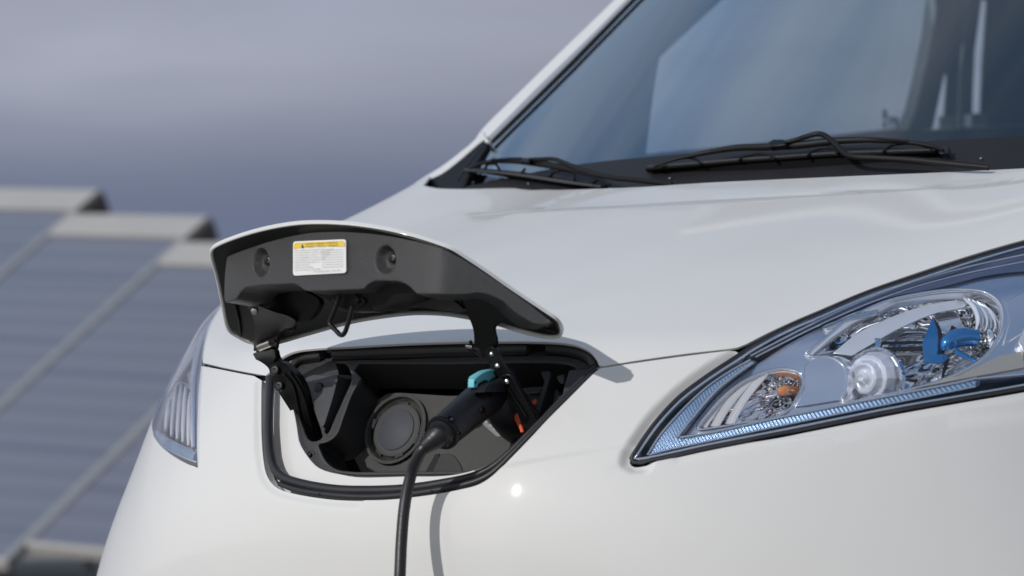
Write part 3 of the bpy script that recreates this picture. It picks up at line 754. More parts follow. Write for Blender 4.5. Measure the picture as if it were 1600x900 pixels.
# --- socket plate, leaning back 20 degrees, facing forwards and up
NP = unit(A(0, -math.cos(R_(20)), math.sin(R_(20))))
c0 = body(.092)(A((622, 672)))[0]
PL = plane(c0, NP); PLo = lambda h: plane(c0 + NP * h, NP)
plate_px = c2([(566, 700), (567, 665), (575, 645), (590, 627), (602, 618), (612, 615.5), (660, 617.5), (711, 620), (790, 612), (845, 606), (870, 612), (860, 660), (800, 720), (770, 738), (700, 742), (600, 740), (574, 728)], 8)
hole_c = catmull([(669.5, 644), (664, 631), (648, 623), (628, 624), (605, 634), (584, 653), (572, 680), (571, 705), (580, 722), (597, 733), (620, 733), (640, 722), (658, 700), (668, 672)], 4, True)
sp = B(px_sheet('socket_plate', plate_px, PL, M['socket'], bay, holes=[inset(hole_c, 5)], spacing=25, lip=.002, depth=.03))
cc_ = PLo(0.)(A((620.5, 672)))[0]
ring = B(lathe('fast_charge_socket', [(.048, -.05), (.048, .002), (.0455, .0035), (.0435, .002), (.043, -.012), (.0415, -.013), (.0415, -.03), (.0, -.031)], cc_ - NP * .004, NP, M['plastic_s'], bay, n=64))
lathe('socket_lip', [(.0445, -.002), (.0465, .003), (.0445, .0042), (.0425, .003), (.0420, -.002)], cc_ + NP * .002, NP, M['socket'], ring, n=64)
cl_ = PLo(.004)(A((619, 671.5)))[0]
capo = lathe('socket_cover', [(.0335, -.012), (.0350, -.004), (.0350, -.001), (.0335, 0), (.0275, .0), (.0272, .0006), (.0005, .0008)], cl_, NP, mat('cover_ring', (.06, .06, .062), .6, spec=.3, bump=.3, bump_scale=1500., var=.1), ring, n=64)
lathe('cover_disc', [(.0268, -.001), (.0268, .0012), (.0262, .0016), (.0005, .0024)], cl_, NP, M['cap'], ring, n=64)
# lugs and latch of the cover
e1 = unit(np.cross(NP, A(0, 0, 1))); e2 = np.cross(e1, NP)
def lug(a, r, w_, l, h, m_, nm):
    d_ = math.cos(a) * e1 + math.sin(a) * e2; q_ = np.cross(NP, d_); P_ = cl_ + d_ * r
    V = [P_ + d_ * i * l + q_ * j * w_ + NP * k for i in (-1, 1) for j in (-1, 1) for k in (-.006, h)]
    return mesh_obj(nm, V, [(0, 1, 3, 2), (4, 6, 7, 5), (0, 4, 5, 1), (2, 3, 7, 6), (0, 2, 6, 4), (1, 5, 7, 3)], m_, ring, sharp=30, bevel=.0006)
for a in (95, 200, 250, 305): lug(R_(a), .0362, .006, .0016, -.001, M['plate'], 'cover_lug')
for a, r_, w_ in ((12, .0375, .006), (178, .0405, .010), (188, .0440, .004)): lug(R_(a), r_, w_, .0028, .0015, M['plate'], 'cover_latch')
# slot below the sockets
B(slab('service_pocket', c2([(693, 711), (700, 708), (756, 706.5), (762, 712), (768, 735), (740, 744), (668, 744)], 6), PLo(-.001), tuple(-NP * .02), M['plastic_s'], bay, spacing=30, bevel=.001))
B(slab('pocket_slat', c2([(680, 709), (687, 709), (672, 742), (662, 742)], 6), PLo(.0015), tuple(-NP * .01), M['frit'], bay, spacing=30, bevel=.0005))
B(slab('pocket_tongue', c2([(688, 710), (706, 709.5), (722, 738), (674, 740)], 6), PLo(.0015), tuple(-NP * .01), M['plastic'], bay, spacing=30, bevel=.0008))
# white information sticker, half hidden
stp = A((749, 658), (755, 654.5), (784, 678), (782, 682), (776, 682))
stk = B(slab('information_sticker', stp, PLo(.001), tuple(-NP * .001), mat('grey_sticker', (.17, .175, .18), .5), bay, spacing=50, bevel=None))
for k in range(4):
    a = A(757 + 1, 660) * (1 - k / 6) + A(778, 679) * (k / 6)
    slab('sticker_bar', A((757 + k * 6.5, 659 + k * 5.6), (760 + k * 6.5, 661.5 + k * 5.6), (762.5 + k * 6.5, 659.5 + k * 5.6), (759.5 + k * 6.5, 657 + k * 5.6)), PLo(.0016), tuple(-NP * .0005), M['ink_g'], stk, spacing=50, bevel=None)
# bracket and right-hand web of the tray
B(slab('web', c2([(844, 580.5), (859, 579.5), (856, 600), (848, 625), (838, 652), (832, 648), (842, 620), (850, 597)], 6), body(.05), (0, .05, 0), M['plastic'], bay, spacing=30, bevel=.0012))
B(slab('side_pocket', c2([(888, 578), (930, 575.5), (905, 600), (878, 628), (880, 605)], 6), body(.030), (0, .02, 0), M['plastic'], bay, spacing=30, bevel=.002))
B(slab('web', c2([(869, 588), (881, 585), (879, 602), (872, 596)], 6), body(.040), (0, .02, 0), M['plastic'], bay, spacing=30, bevel=.0012))
B(slab('cross_rail', c2([(820, 612), (846, 609), (846, 613), (822, 617)], 6), body(.070), (0, .02, 0), M['plate'], bay, spacing=30, bevel=.0012))
# orange high-voltage covers
hv = B(slab('orange_cover', c2([(828, 632), (833, 630.5), (838, 626), (841, 631), (836, 640), (838, 652), (834, 658), (828, 646)], 5), body(.060), (0, .015, 0), M['orange'], bay, spacing=30, bevel=.002))
tube('orange_knob', body(.056)(A((833, 634), (836, 629), (839, 626.5))), .0042, M['orange'], hv, segs=12)
B(tube('orange_strap', body(.045)(c2([(807, 643), (808, 650), (810, 658), (814, 668), (817, 676)], 4)), [.0028, .0042, .003, .0026, .0024], M['orange'], bay, segs=10))

# ------------------------------------------------------------------ charging flap
lid = empty('charging_flap', (0, 0, 1.03), van)
NL = unit(A(0, math.sin(R_(35)), math.cos(R_(35)))); L0 = A(0, .05, 1.023)
LIDF = lambda h: iso(lambda P: (P - (L0 + NL * h)) @ NL + .50 * P[:, 0] ** 2, 2.4, 4.4)
lid_px = [(328, 394), (331, 387), (340, 381), (356, 374), (385, 364), (420, 355), (460, 348.5), (495, 346.8), (540, 348.5), (580, 353.5), (620, 361.5), (655, 371), (690, 382.5), (706, 389), (724, 400), (760, 424), (800, 452), (850, 485.5), (868, 498), (876, 508), (879, 518), (876, 525), (868, 528.5), (855, 528.5), (835, 525), (800, 515.5), (776, 508),
          (740, 500), (715, 495.5), (690, 492.5), (650, 491.5), (620, 494), (590, 498), (560, 503), (530, 510), (500, 518.5), (470, 527), (443, 535), (420, 540), (400, 538.5), (385, 535), (370, 527), (359, 520), (353, 510), (346, 475), (337, 432)]
lidc = catmull(lid_px, 4, True)
Q, T = cdt(lidc, [], 11); Pf = LIDF(0.)(Q)
n_out = np.repeat(-(-NL)[None], len(Pf), 0)
Nf = fd_normals(LIDF(0.), Q)      # towards the camera = underside
T = orient(Pf, Nf, T); n = len(Pf)
TH = .0028
V = list(Pf) + list(Pf - Nf * TH); Fc = [tuple(f) for f in T] + [tuple(f[::-1] + n) for f in T]
# outer skin returns round the edge as a short painted lip towards the inside
for a, b in boundary(T): Fc.append((b, a, a + n, b + n))
skn = mesh_obj('flap_skin', V, Fc, M['paint'], lid, sharp=45)
rim_in = LIDF(-.004)(inset(lidc, 3.2)); 
mesh_obj('flap_rim', *tube_geo(LIDF(-.003)(resample(inset(lidc, 2.2), 4, True)), .0026, segs=12, closed=True), M['paint'], lid, sharp=60)
# black inner liner just under the skin
liner_px = inset(lidc, 6.)
px_sheet('flap_liner', liner_px, LIDF(-.007), M['plastic_s'], lid, spacing=14, lip=.001, depth=.003)
# front plate of the inner panel: nearly upright, wrapping back at its right end
_tp = LIDF(-.008)(c2([(340, 408), (356, 399), (400, 381.5), (440, 369), (480, 361), (520, 359), (560, 361), (600, 366), (640, 374), (680, 385), (700, 393), (722, 406), (780, 444), (830, 480), (858, 502)], 6))
_xs = np.linspace(-.30, .32, 125); _ys = np.interp(_xs, _tp[:, 0], _tp[:, 1])
_k = np.exp(-.5 * (np.arange(-6, 7) / 1.0) ** 2); _k /= _k.sum(); _ys = np.convolve(np.pad(_ys, 6, mode='edge'), _k, 'valid')
def plate_fun(P): return P[:, 1] - (np.interp(P[:, 0], _xs, _ys) + .003 - .10 * (1.10 - P[:, 2]))
PLATE = iso(plate_fun, 2.4, 4.4)
plate_lid_px = [(356, 399), (370, 392.5), (400, 381.5), (440, 369), (480, 361), (520, 359), (560, 361), (600, 366), (640, 374), (680, 385), (700, 393), (722, 406), (780, 444), (830, 480), (858, 502),
                (850, 505), (835, 503), (815, 492), (800, 481), (790, 470), (775, 462), (760, 456.5), (745, 454.5), (730, 457), (705, 457.5), (680, 457.5), (652, 457.5), (645, 450), (636, 442), (622, 437), (600, 436), (585, 436.5), (576, 441), (566, 449.5), (520, 451.5), (478, 452.5), (470, 447), (463, 442), (455, 440.8), (425, 442), (400, 444), (384, 447), (375, 454), (367, 467), (360, 468.5), (351, 470), (351.5, 440), (353.5, 415)]
plc = resample(plate_lid_px, 6, True)
Q, T = cdt(plc, [], 7)
DIMP = [((408, 410), (13.5, 24)), ((602.5, 406), (16.5, 24))]
def plate_pts(Q, dim=True):
    P = PLATE(Q)
    if dim:
        for (c_, r_) in DIMP:
            q = np.sqrt((((Q - c_) / r_) ** 2).sum(1)); P = P + A(0, 1, 0) * (.011 * (1 - sm((q - .45) / .55)) ** .8)[:, None]
    return P
# finer points around the dimples
ex = []
for (c_, r_) in DIMP:
    for k in np.concatenate([[.1, .25, .38], np.linspace(.46, 1.2, 16)]): ex += [(c_[0] + r_[0] * k * math.cos(a + k * 3) + random.uniform(-.06, .06), c_[1] + r_[1] * k * math.sin(a + k * 3) + random.uniform(-.06, .06)) for a in np.linspace(0, 2 * math.pi, 56)[:-1]]
loops = plc
Vv = [tuple(p) for p in plc]; En = [(i, (i + 1) % len(plc)) for i in range(len(plc))]
keep = Q[len(plc):]
for (c_, r_) in DIMP: keep = keep[np.sqrt((((keep - c_) / r_) ** 2).sum(1)) > 1.35]
r = delaunay_2d_cdt([Vector(p) for p in Vv + [tuple(p) for p in keep] + ex], En, [], 0, 1e-7)
Qp = np.array([tuple(p) for p in r[0]]); Tp = np.array(r[2]); Tp = Tp[in_poly(Qp[Tp].mean(1), plc)]
Pp = plate_pts(Qp); e = .5
ga = plate_pts(Qp + [e, 0]) - plate_pts(Qp - [e, 0]); gb = plate_pts(Qp + [0, e]) - plate_pts(Qp - [0, e]); Np = np.cross(gb, ga); Np /= np.linalg.norm(Np, axis=1)[:, None]
Np *= np.sign(((CAM - Pp) * Np).sum(1))[:, None]
Tp = orient(Pp, Np, Tp)
def to_skin(P, d):
    """how far the panel's return runs back before it meets the liner"""
    g_ = float((P - (L0 - NL * .006)) @ NL + .5 * P[0] ** 2); k_ = float(d @ NL) + P[0] * d[0]
    return float(np.clip(-g_ / k_ if abs(k_) > 1e-3 else .002, .0015, .055))
V, Fc, NN = lip_mesh(Pp, Np, Tp, .0018, to_skin)
# returns run straight back (+Y, a little up) to the skin
cover = mesh_obj('flap_inner_panel', V, Fc, M['plate'], lid, normals=NN)
for (c_, r_) in DIMP:
    P_ = PLATE(A((c_[0] + 4, c_[1] - 3)))[0] + A(0, .0095, 0)
    lathe('panel_screw', [(.0058, -.002), (.0058, .001), (.0045, .002), (.0022, .0022), (.0018, .0008), (.0003, .0008)], P_, (.15, -1, .1), M['plastic_s'], cover, n=24)
# warning label: white card, yellow header, triangle and lines of print
def on_plate(h): return lambda uv: PLATE(uv) + A(0, -1, 0) * h
cor = A((460, 377.5), (542.5, 374), (543, 426.5), (460, 431))
def lab(a, b):  # label coordinates 0..1
    return (cor[0] * (1 - a) + cor[1] * a) * (1 - b) + (cor[3] * (1 - a) + cor[2] * a) * b
def rrect(a0, a1, b0, b1, r_=.05, asp=1.6, n_=5):
    o = []
    for (ca, cb, s0) in ((a1 - r_, b0 + r_ * asp, -90), (a1 - r_, b1 - r_ * asp, 0), (a0 + r_, b1 - r_ * asp, 90), (a0 + r_, b0 + r_ * asp, 180)):
        for k in range(n_ + 1):
            th = R_(s0 + 90 * k / n_); o.append((ca + r_ * math.cos(th), cb + r_ * asp * math.sin(th)))
    return A(*[lab(*q) for q in o])
wl = slab('warning_label', rrect(0, 1, 0, 1), on_plate(.0026), (0, .002, 0), M['label'], lid, spacing=6, bevel=None)
px_sheet('label_header', A(*([lab(.02, .045 + .06)] + [lab(.05, .045)] + [lab(.95, .045), lab(.98, .045 + .06)] + [lab(.98, .21), lab(.02, .21)])), on_plate(.0034), M['label_y'], wl, spacing=5, lip=0)
px_sheet('warning_triangle', A(lab(.165, .20), lab(.19, .075), lab(.215, .20)), on_plate(.0040), M['ink'], wl, spacing=5, lip=0)
def print_line(text, a0, b, h, m, parent, tracking=1.):
    """lettering as real text turned to mesh and laid on the label"""
    cu = bpy.data.curves.new('lettering', 'FONT'); cu.body = text; cu.size = 1.; cu.resolution_u = 1
    tmp = bpy.data.objects.new('lettering', cu); col.objects.link(tmp)
    dg = bpy.context.evaluated_depsgraph_get(); me = bpy.data.meshes.new_from_object(tmp.evaluated_get(dg)); bpy.data.objects.remove(tmp)
    n_ = len(me.vertices); a = np.zeros(n_ * 3); me.vertices.foreach_get('co', a); a = a.reshape(-1, 3)
    Fc = [tuple(p.vertices) for p in me.polygons]; asp = 53. / 83.
    uvp = A(*[lab(a0 + q[0] * h * asp * tracking, b - q[1] * h) for q in a]); bpy.data.meshes.remove(me)
    return on_plate(.0042)(uvp), Fc
geo = [print_line('CAUTION  VORSICHT  ATTENTION', .24, .118, .075, None, None, .80), print_line('CUIDADO  ATENCAO  OPASNOST', .24, .195, .075, None, None, .84)]
v_, f_ = join_geo(geo); mesh_obj('header_lettering', v_, f_, M['ink'], wl, smooth=False)
lines = ['Before charging, read the manual. Vor dem Laden lesen.', 'Lire le manuel avant de recharger. Leggere prima.', 'Leer el manual antes de cargar el coche. Ler antes.', 'Lees de handleiding voor het laden.  Las fore', 'Laes foer ladning.  Lue ohje ennen latausta.',
         'Przed ladowaniem przeczytaj.  Pred', 'nabijenim si prectete.', 'Chteniye pered zaryadkoy', 'Toltes elott olvassa el.  Sarj etmeden', 'oncesi kilavuzu okuyun.  Charge safely']
geo = []
for k, tx in enumerate(lines): geo.append(print_line(tx, .04 if k != 9 else .40, .285 + k * .071, .056, None, None, .92))
for k in range(8):
    b_ = .30 + k * .071; q = A(lab(.55, b_), lab(.96, b_), lab(.96, b_ + .008), lab(.55, b_ + .008)); geo.append((on_plate(.0040)(q), [(0, 1, 2, 3)]))
v_, f_ = join_geo(geo); mesh_obj('small_print', v_, f_, M['ink_g'], wl, smooth=False)

# latch bracket and loop under the plate
LB = lambda h: plane((0, -.070 + h, 1.05), (0, -1, -.25))
slab('latch_bracket', c2([(478, 452), (520, 451), (566, 449), (600, 462), (586, 484), (560, 487), (536, 486), (510, 470)], 8), LB(0), (0, .03, .0), M['plastic_s'], lid, spacing=40, bevel=.002)
slab('stiffener', c2([(570, 450), (582, 437), (600, 435), (622, 436.5), (640, 446), (651, 460), (648, 464), (618, 474), (586, 485), (576, 470)], 8), LB(-.004), (0, .05, .0), M['plastic_s'], lid, spacing=40, bevel=.0015)
slab('stiffener', c2([(588, 484), (620, 474), (652, 461), (680, 459), (712, 472), (724, 485), (700, 487), (660, 480), (615, 480)], 8), LB(.03), (0, .01, .0), M['plastic'], lid, spacing=40, bevel=.001)
slab('stiffener', c2([(356, 470), (368, 468), (378, 452), (400, 445), (455, 442), (478, 455), (500, 470), (480, 500), (440, 505), (400, 480), (372, 477)], 10), LB(.045), (0, .01, .0), M['plastic_s'], lid, spacing=40, bevel=.001)
pl_ = slab('latch_plate', c2([(519, 461), (524, 457), (535, 456.5), (566, 465), (571, 470), (566, 478), (545, 484), (524, 478)], 4), LB(-.003), (0, .004, .0), M['steel_b'], lid, spacing=40, bevel=.0008)
LP = lambda h: plane((0, -.078 + h, 1.05), (-.2, -1, 0))
loop = [(530.5, 462), (527, 473), (521, 489), (515.5, 503), (516, 507), (524, 515.5), (531.5, 523), (535, 523.5), (538.5, 520), (543, 508), (547, 494), (551.5, 478)]
tube('latch_loop', LP(0)(resample(catmull(loop, 6), 2.)), .0029, M['steel_b'], lid, segs=14)
for q in ((523, 472), (558, 470)): lathe('latch_screw', [(.004, -.001), (.004, .001), (.002, .002)], LB(-.004)(A(q))[0], (0, -1, -.25), M['steel_b'], lid, n=16)
# moulded swage running to the tip
tube('flap_swage', LIDF(-.010)(c2([(775, 470), (800, 484), (830, 500), (855, 515), (866, 519)], 6)), [.004, .004, .003, .002, .001], M['plastic_s'], lid, segs=10)
tube('flap_swage', LIDF(-.010)(c2([(365, 472), (372, 500), (376, 525)], 6)), [.003, .003, .002], M['plastic_s'], lid, segs=10)

# ------------------------------------------------------------------ hinges
def arm_f(pts):
    """depth (y) interpolated down the arm: a plate bent only in side view"""
    zs = np.array([p[0] for p in pts]); ys = np.array([p[1] for p in pts])
    return iso(lambda P: P[:, 1] - np.interp(P[:, 2], zs[::-1], ys[::-1]), 2.6, 4.6)
zz = lambda v, d=3.42: .88 + (680 - v) / FPX * d
ARM1 = arm_f([(zz(470), -.020), (zz(500), .008), (zz(530), .030), (zz(552), .042), (zz(600), .060), (zz(690), .095)])
h1 = empty('hinge', (0, 0, 0), van)
slab('hinge_bracket', c2([(705, 462), (722, 468), (728, 488), (735, 503), (739, 515), (740.5, 528), (741, 538), (748, 545), (757, 553), (768, 548), (773, 542), (774.5, 532), (772, 520), (771, 513), (774, 507), (782, 503), (800, 498), (790, 480), (770, 470), (740, 462)], 4), ARM1, (0, .006, 0), M['steel_b'], h1, spacing=9, bevel=.001)
ARM1b = lambda uv: ARM1(uv) + A(0, -.004, 0)
lk = slab('hinge_link', c2([(760, 554), (764, 545), (770, 542), (777, 545), (781, 555), (792, 574), (806, 594), (818, 612), (832, 634), (842, 650), (836, 672), (824, 672), (812, 648), (798, 622), (784, 600), (772, 580)], 4), ARM1b, (0, .007, 0), M['steel_b'], h1, spacing=9, bevel=.0012)
for (q, r_) in (((771.5, 553), .0030), ((780.5, 571.5), .0034), ((795, 596), .0036)):
    lathe('rivet', [(r_, -.001), (r_, .0008), (r_ * .75, .002), (r_ * .2, .0026)], ARM1b(A(q))[0], (.2, -1, .1), M['screw'], lk, n=18)
tube('link_rib', ARM1b(c2([(786, 590), (800, 586), (812, 604), (828, 632), (840, 652)], 4)) + A(0, -.002, 0), .0016, M['steel_b'], lk, segs=8)
tube('link_rib', ARM1b(c2([(798, 606), (812, 628), (828, 652)], 4)) + A(0, -.002, 0), .0018, M['steel_b'], lk, segs=8)
lathe('rivet', [(.0045, -.002), (.0045, .001), (.003, .002)], ARM1b(A(786, 594))[0] + A(-.004, .004, 0), (-.6, -.8, 0), M['steel_b'], lk, n=16)
tube('hinge_spring', ARM1(c2([(735, 533), (737, 541), (734, 546), (740, 548), (747, 553), (753, 560)], 2)), .0022, M['steel_b'], h1, segs=8)
lathe('spring_pin', [(.0032, -.004), (.0032, .004)], ARM1(A(736, 541))[0] + A(0, -.003, 0), (-1, -.3, .2), M['screw'], h1, n=14)
lathe('bracket_bolt', [(.0045, -.002), (.0045, .003), (.002, .0045)], LIDF(-.012)(A(705, 477))[0], (0, -.7, -.7), M['steel_b'], h1, n=18)
slab('bracket_tab', c2([(700, 470), (718, 468), (722, 478), (712, 488), (700, 484)], 4), ARM1, (0, .004, 0), M['steel_b'], h1, spacing=12, bevel=.0008)

ARM2 = arm_f([(zz(470), -.060), (zz(500), -.020), (zz(530), .012), (zz(556), .050), (zz(580), .060), (zz(620), .085), (zz(690), .118)])
h2 = empty('hinge', (0, 0, 0), van)
slab('hinge_bracket', c2([(366, 468), (380, 472), (390, 484), (396, 500), (398, 520), (396, 538), (397, 545), (402, 551), (410, 552), (428, 549), (432, 536), (434, 523), (444, 514), (458, 510), (462, 502), (450, 494), (430, 488), (405, 478)], 4), ARM2, (0, .006, 0), M['steel_b'], h2, spacing=9, bevel=.001)
slab('hinge_knuckle', c2([(399, 553), (408, 549), (420, 548), (432, 545), (436, 557), (443, 566), (446, 576), (440, 590), (428, 590), (424, 576), (412, 566), (404, 562)], 4), lambda uv: ARM2(uv) + A(0, -.006, 0), (0, .01, 0), M['steel_b'], h2, spacing=9, bevel=.0015)
rl = tube('hinge_roller', ARM2(A((416, 543), (420, 541), (432.5, 536.5), (434.5, 535.7))) + A(0, -.012, 0), .0052, M['chrome_s'], h2, segs=24)
tube('roller_pin', ARM2(A((408, 546.5), (440, 533))) + A(0, -.012, 0), .0022, M['steel_b'], h2, segs=12)
lathe('rivet', [(.0026, -.001), (.0026, .0012), (.001, .0018)], ARM2(A(406.5, 543.5))[0] + A(0, -.001, 0), (.3, -1, .1), M['screw'], h2, n=16)
lathe('bracket_bolt', [(.004, -.002), (.004, .003), (.002, .004)], ARM2(A(399, 486))[0] + A(0, -.001, 0), (.3, -1, -.3), M['screw'], h2, n=16)
lathe('bracket_bolt', [(.0065, -.002), (.0065, .002), (.003, .003), (.002, .005)], LIDF(-.010)(A(455, 511))[0], (0, -.8, -.6), M['steel_b'], h2, n=18)
lathe('panel_hole', [(.003, -.001), (.003, .001)], ARM2(A(371.5, 469.5))[0] + A(0, -.003, 0), (.2, -1, -.3), M['frit'], h2, n=14)
tube('bracket_rib', LIDF(-.013)(c2([(386, 470), (410, 472), (430, 482), (445, 495), (462, 505)], 4)), .0022, M['steel_b'], h2, segs=8)
lk2 = slab('hinge_link', c2([(430, 572), (438, 566), (450, 566), (462, 576), (474, 590), (482, 606), (489, 636), (498, 662), (504, 680), (498, 692), (488, 691), (476, 668), (460, 640), (446, 618), (436, 600)], 4), lambda uv: ARM2(uv) + A(0, -.010, 0), (0, .012, 0), M['steel_b'], h2, spacing=9, bevel=.002)
for q, r_ in (((439.5, 578.5), .0064), ((446, 603), .0060)):
    lathe('hinge_bolt', [(r_ * 1.15, -.004), (r_ * 1.15, .001), (r_, .003), (r_ * .82, .0034), (r_ * .8, .0024), (r_ * .3, .0026), (r_ * .2, .002)], ARM2(A(q))[0] + A(0, -.012, 0), (.15, -1, .1), M['steel_b'], lk2, n=28)
for L_ in ([(452, 585), (466, 600), (476, 640), (488, 690)], [(462, 582), (480, 610), (492, 650), (500, 676)]):
    tube('link_rib', ARM2(c2(L_, 4)) + A(0, -.0115, 0), .0016, M['steel_b'], lk2, segs=8)

# reparent bay parts cleanly (their coordinates are world coordinates)
for grp, parts in ((bay, BAYP),):
    for o in parts: o.matrix_parent_inverse = Matrix.Translation(grp.location).inverted()
for o in list(lid.children): o.matrix_parent_inverse = Matrix.Translation(lid.location).inverted()
# ------------------------------------------------------------------ headlights
def loft(name, px1, f1, px2, f2, m, parent, seg=4, closed=True, sharp=60, off2=None):
    a = f1(px1); b = f2(px2); n = len(a); V = []; Fc = []
    for k in range(seg + 1): V += list(a + (b - a) * (k / seg))
    for k in range(seg):
        for i in range(n if closed else n - 1):
            j = (i + 1) % n; Fc.append((k * n + i, k * n + j, (k + 1) * n + j, (k + 1) * n + i))
    return mesh_obj(name, V, Fc, m, parent, sharp=sharp)
def bowl(name, rim, frim, cpx, fc, m, parent, rings=12, pw=2., facets=0, amp=0., r0=.0, sharp=60, bands=0):
    """reflector: a dished shell from a traced rim down to its lamp hole"""
    Rm = frim(rim); Cc = fc(A(cpx))[0]; Rc = frim(A(cpx))[0]; ax = Cc - Rc; n = len(Rm); V = []; Fc = []
    for k in range(rings + 1):
        q = r0 + (1 - r0) * k / rings
        for i in range(n):
            P = Rc + (Rm[i] - Rc) * q + ax * (1 - q ** pw)
            if facets: P = P + ax * amp * (abs(math.sin(math.pi * facets * i / n)) + .5 * abs(math.sin(math.pi * bands * q))) * q * (1 - q) * 4
            V.append(P)
    for k in range(rings):
        for i in range(n): j = (i + 1) % n; Fc.append((k * n + i, k * n + j, (k + 1) * n + j, (k + 1) * n + i))
    return mesh_obj(name, V, Fc, m, parent, sharp=sharp)
hr = empty('headlight', (0, 0, 0), van); hl = empty('headlight', (0, 0, 0), van)
hr['label'] = 'near headlight, long pointed lamp with blue shield fins and amber bulb'
hl['label'] = 'far headlight seen edge-on beyond the charging bay'
HRo = np.vstack([c2(HR_TOP, 6), c2(HR_BOT[::-1], 6)])
px_sheet('lamp_lens', inset(HRo, .5), body(.0), M['lens'], hr, spacing=22, lip=.0015, depth=.010, off=.0005)
mesh_obj('gasket', *tube_geo(body(.006)(resample(inset(HRo, -1.2), 8, True)), .0024, segs=8, closed=True), M['rubber'], hr, sharp=60)
mesh_obj('lens_edge', *tube_geo(body(.0035)(resample(inset(HRo, 4.5), 8, True)), .0016, segs=8, closed=True), M['chrome'], hr, sharp=60)
# housing bottom and walls
wall_d = mat('lamp_housing', (.20, .23, .33), .25, metal=.6, coat=.6, var=.2, var_scale=14.)
px_sheet('lamp_housing', inset(HRo, -14), body(.15), wall_d, hr, spacing=40, lip=0)
loft('housing_wall', resample(inset(HRo, -.5), 8, True), body(.009), resample(inset(HRo, -.5), 8, True) * 1.0, body(.15), wall_d, hr)
# light guide: L-shaped blue ribbed strip along the tip and the lower edge
g_out = [(1011, 711), (1030, 681), (1052, 655), (1078, 628), (1106, 603), (1140, 580), (1172, 562)]
g_in = [(1176, 566), (1150, 584), (1122, 606), (1098, 632), (1078, 657), (1058, 683)]
g_in2 = [(1062, 684), (1120, 674), (1200, 656), (1300, 636), (1400, 616.5), (1500, 597), (1526, 591)]
g_low = [(1524, 604), (1500, 609), (1400, 629), (1300, 649), (1200, 669.5), (1100, 691), (1040, 704), (1014, 711)]
slab('light_guide', np.vstack([c2(g_out, 6), c2(g_in, 6), c2(g_in2, 8), c2(g_low, 8)]), body(.014), (0, .012, 0), M['guide'], hr, spacing=9, bevel=.0015)
for L_, r_ in ((g_out, .0014), (g_in, .0016), (g_in2, .0017), (g_low, .0013)):
    tube('guide_trim', body(.0125)(c2(L_, 8)), r_, M['chrome'], hr, segs=8)
# bezel with the openings of the three lamps
h_ind = catmull([(1090, 670), (1108, 643), (1136, 614), (1170, 591), (1205, 578.5), (1234, 577), (1253, 586), (1255, 602), (1246, 622), (1230, 643), (1208, 653), (1160, 661), (1120, 668)], 6, True)
h_main = catmull([(1262, 556), (1290, 528), (1325, 500), (1380, 473), (1440, 459), (1500, 453), (1542, 458), (1564, 476), (1568, 505), (1557, 535), (1532, 563), (1490, 587), (1452, 601), (1410, 612), (1360, 622), (1318, 629), (1322, 605), (1320, 575), (1300, 560)], 6, True)
bz = np.vstack([c2([(1066, 681), (1090, 650), (1124, 613), (1160, 586), (1196, 562), (1240, 534), (1300, 504), (1360, 477), (1440, 447), (1520, 424), (1600, 402), (1690, 378), (1740, 372)], 8), c2([(1750, 440), (1718, 530), (1665, 572), (1600, 583), (1526, 590), (1500, 595), (1400, 614), (1300, 634), (1200, 654), (1120, 671)], 8)])
bez = px_sheet('bezel', bz, lambda uv: body(.030)(uv), M['chrome_b'], hr, holes=[h_ind, h_main], spacing=16, lip=.003, depth=.012)
mesh_obj('lamp_rim', *tube_geo(body(.0285)(resample(h_main, 6, True)), .0024, segs=10, closed=True), M['chrome'], hr, sharp=60)
mesh_obj('lamp_rim', *tube_geo(body(.0285)(resample(h_ind, 5, True)), .0018, segs=10, closed=True), M['chrome'], hr, sharp=60)
# facets pressed in the bezel: strips, steps and ledges that catch light
facet = lambda nm, pts, d, th, m_: slab(nm, A(*pts), body(d), (0, th, 0), m_, hr, spacing=30, bevel=.0015)
pale = mat('frosted_silver', (.82, .84, .88), .32, metal=.55, var=.1, var_scale=20.)
navy = mat('dark_lamp_shade', (.10, .12, .21), .22, metal=.6, coat=.8, var=.2, var_scale=8.)
slab('upper_shade', np.vstack([c2([(1160, 556), (1200, 533), (1240, 513), (1280, 496), (1350, 467), (1440, 436), (1520, 411), (1600, 388), (1700, 365)], 10), c2([(1720, 420), (1600, 424), (1540, 431), (1480, 446), (1440, 455), (1400, 462), (1350, 476), (1280, 504), (1200, 544), (1168, 562)], 10)]), body(.022), (0, .010, 0), navy, hr, spacing=18, bevel=.002)
for a_, b_, r_ in (((1172, 556), (1600, 398), .0016), ((1180, 558), (1600, 409), .0011)):
    q_ = np.linspace(0, 1, 30)[:, None]; L_ = A(a_) * (1 - q_) + A(b_) * q_; L_[:, 1] -= 22 * np.sin(np.pi * q_[:, 0]) ** 1.
    tube('shade_line', body(.0205)(L_), r_, M['chrome_b'], hr, segs=8)
facet('bezel_step', [(1255, 552), (1290, 524), (1283, 510), (1330, 490), (1380, 472), (1400, 474), (1330, 506), (1296, 530), (1268, 556)], .027, .01, pale)
facet('bezel_step', [(1283, 512), (1288, 507), (1340, 488), (1372, 483), (1366, 492), (1330, 500), (1294, 515)], .024, .008, M['chrome'])
facet('bezel_panel', [(1256, 572), (1268, 560), (1310, 558), (1326, 578), (1322, 608), (1312, 626), (1262, 634), (1240, 636), (1256, 610)], .026, .012, M['chrome_b'])
facet('bezel_panel', [(1412, 611), (1440, 603), (1500, 586), (1560, 556), (1600, 548), (1600, 575), (1530, 588)], .024, .012, mat('ground_reflection_silver', (.80, .70, .56), .30, metal=.8, var=.06))  # beige ground reflection put into this panel's outline and colour
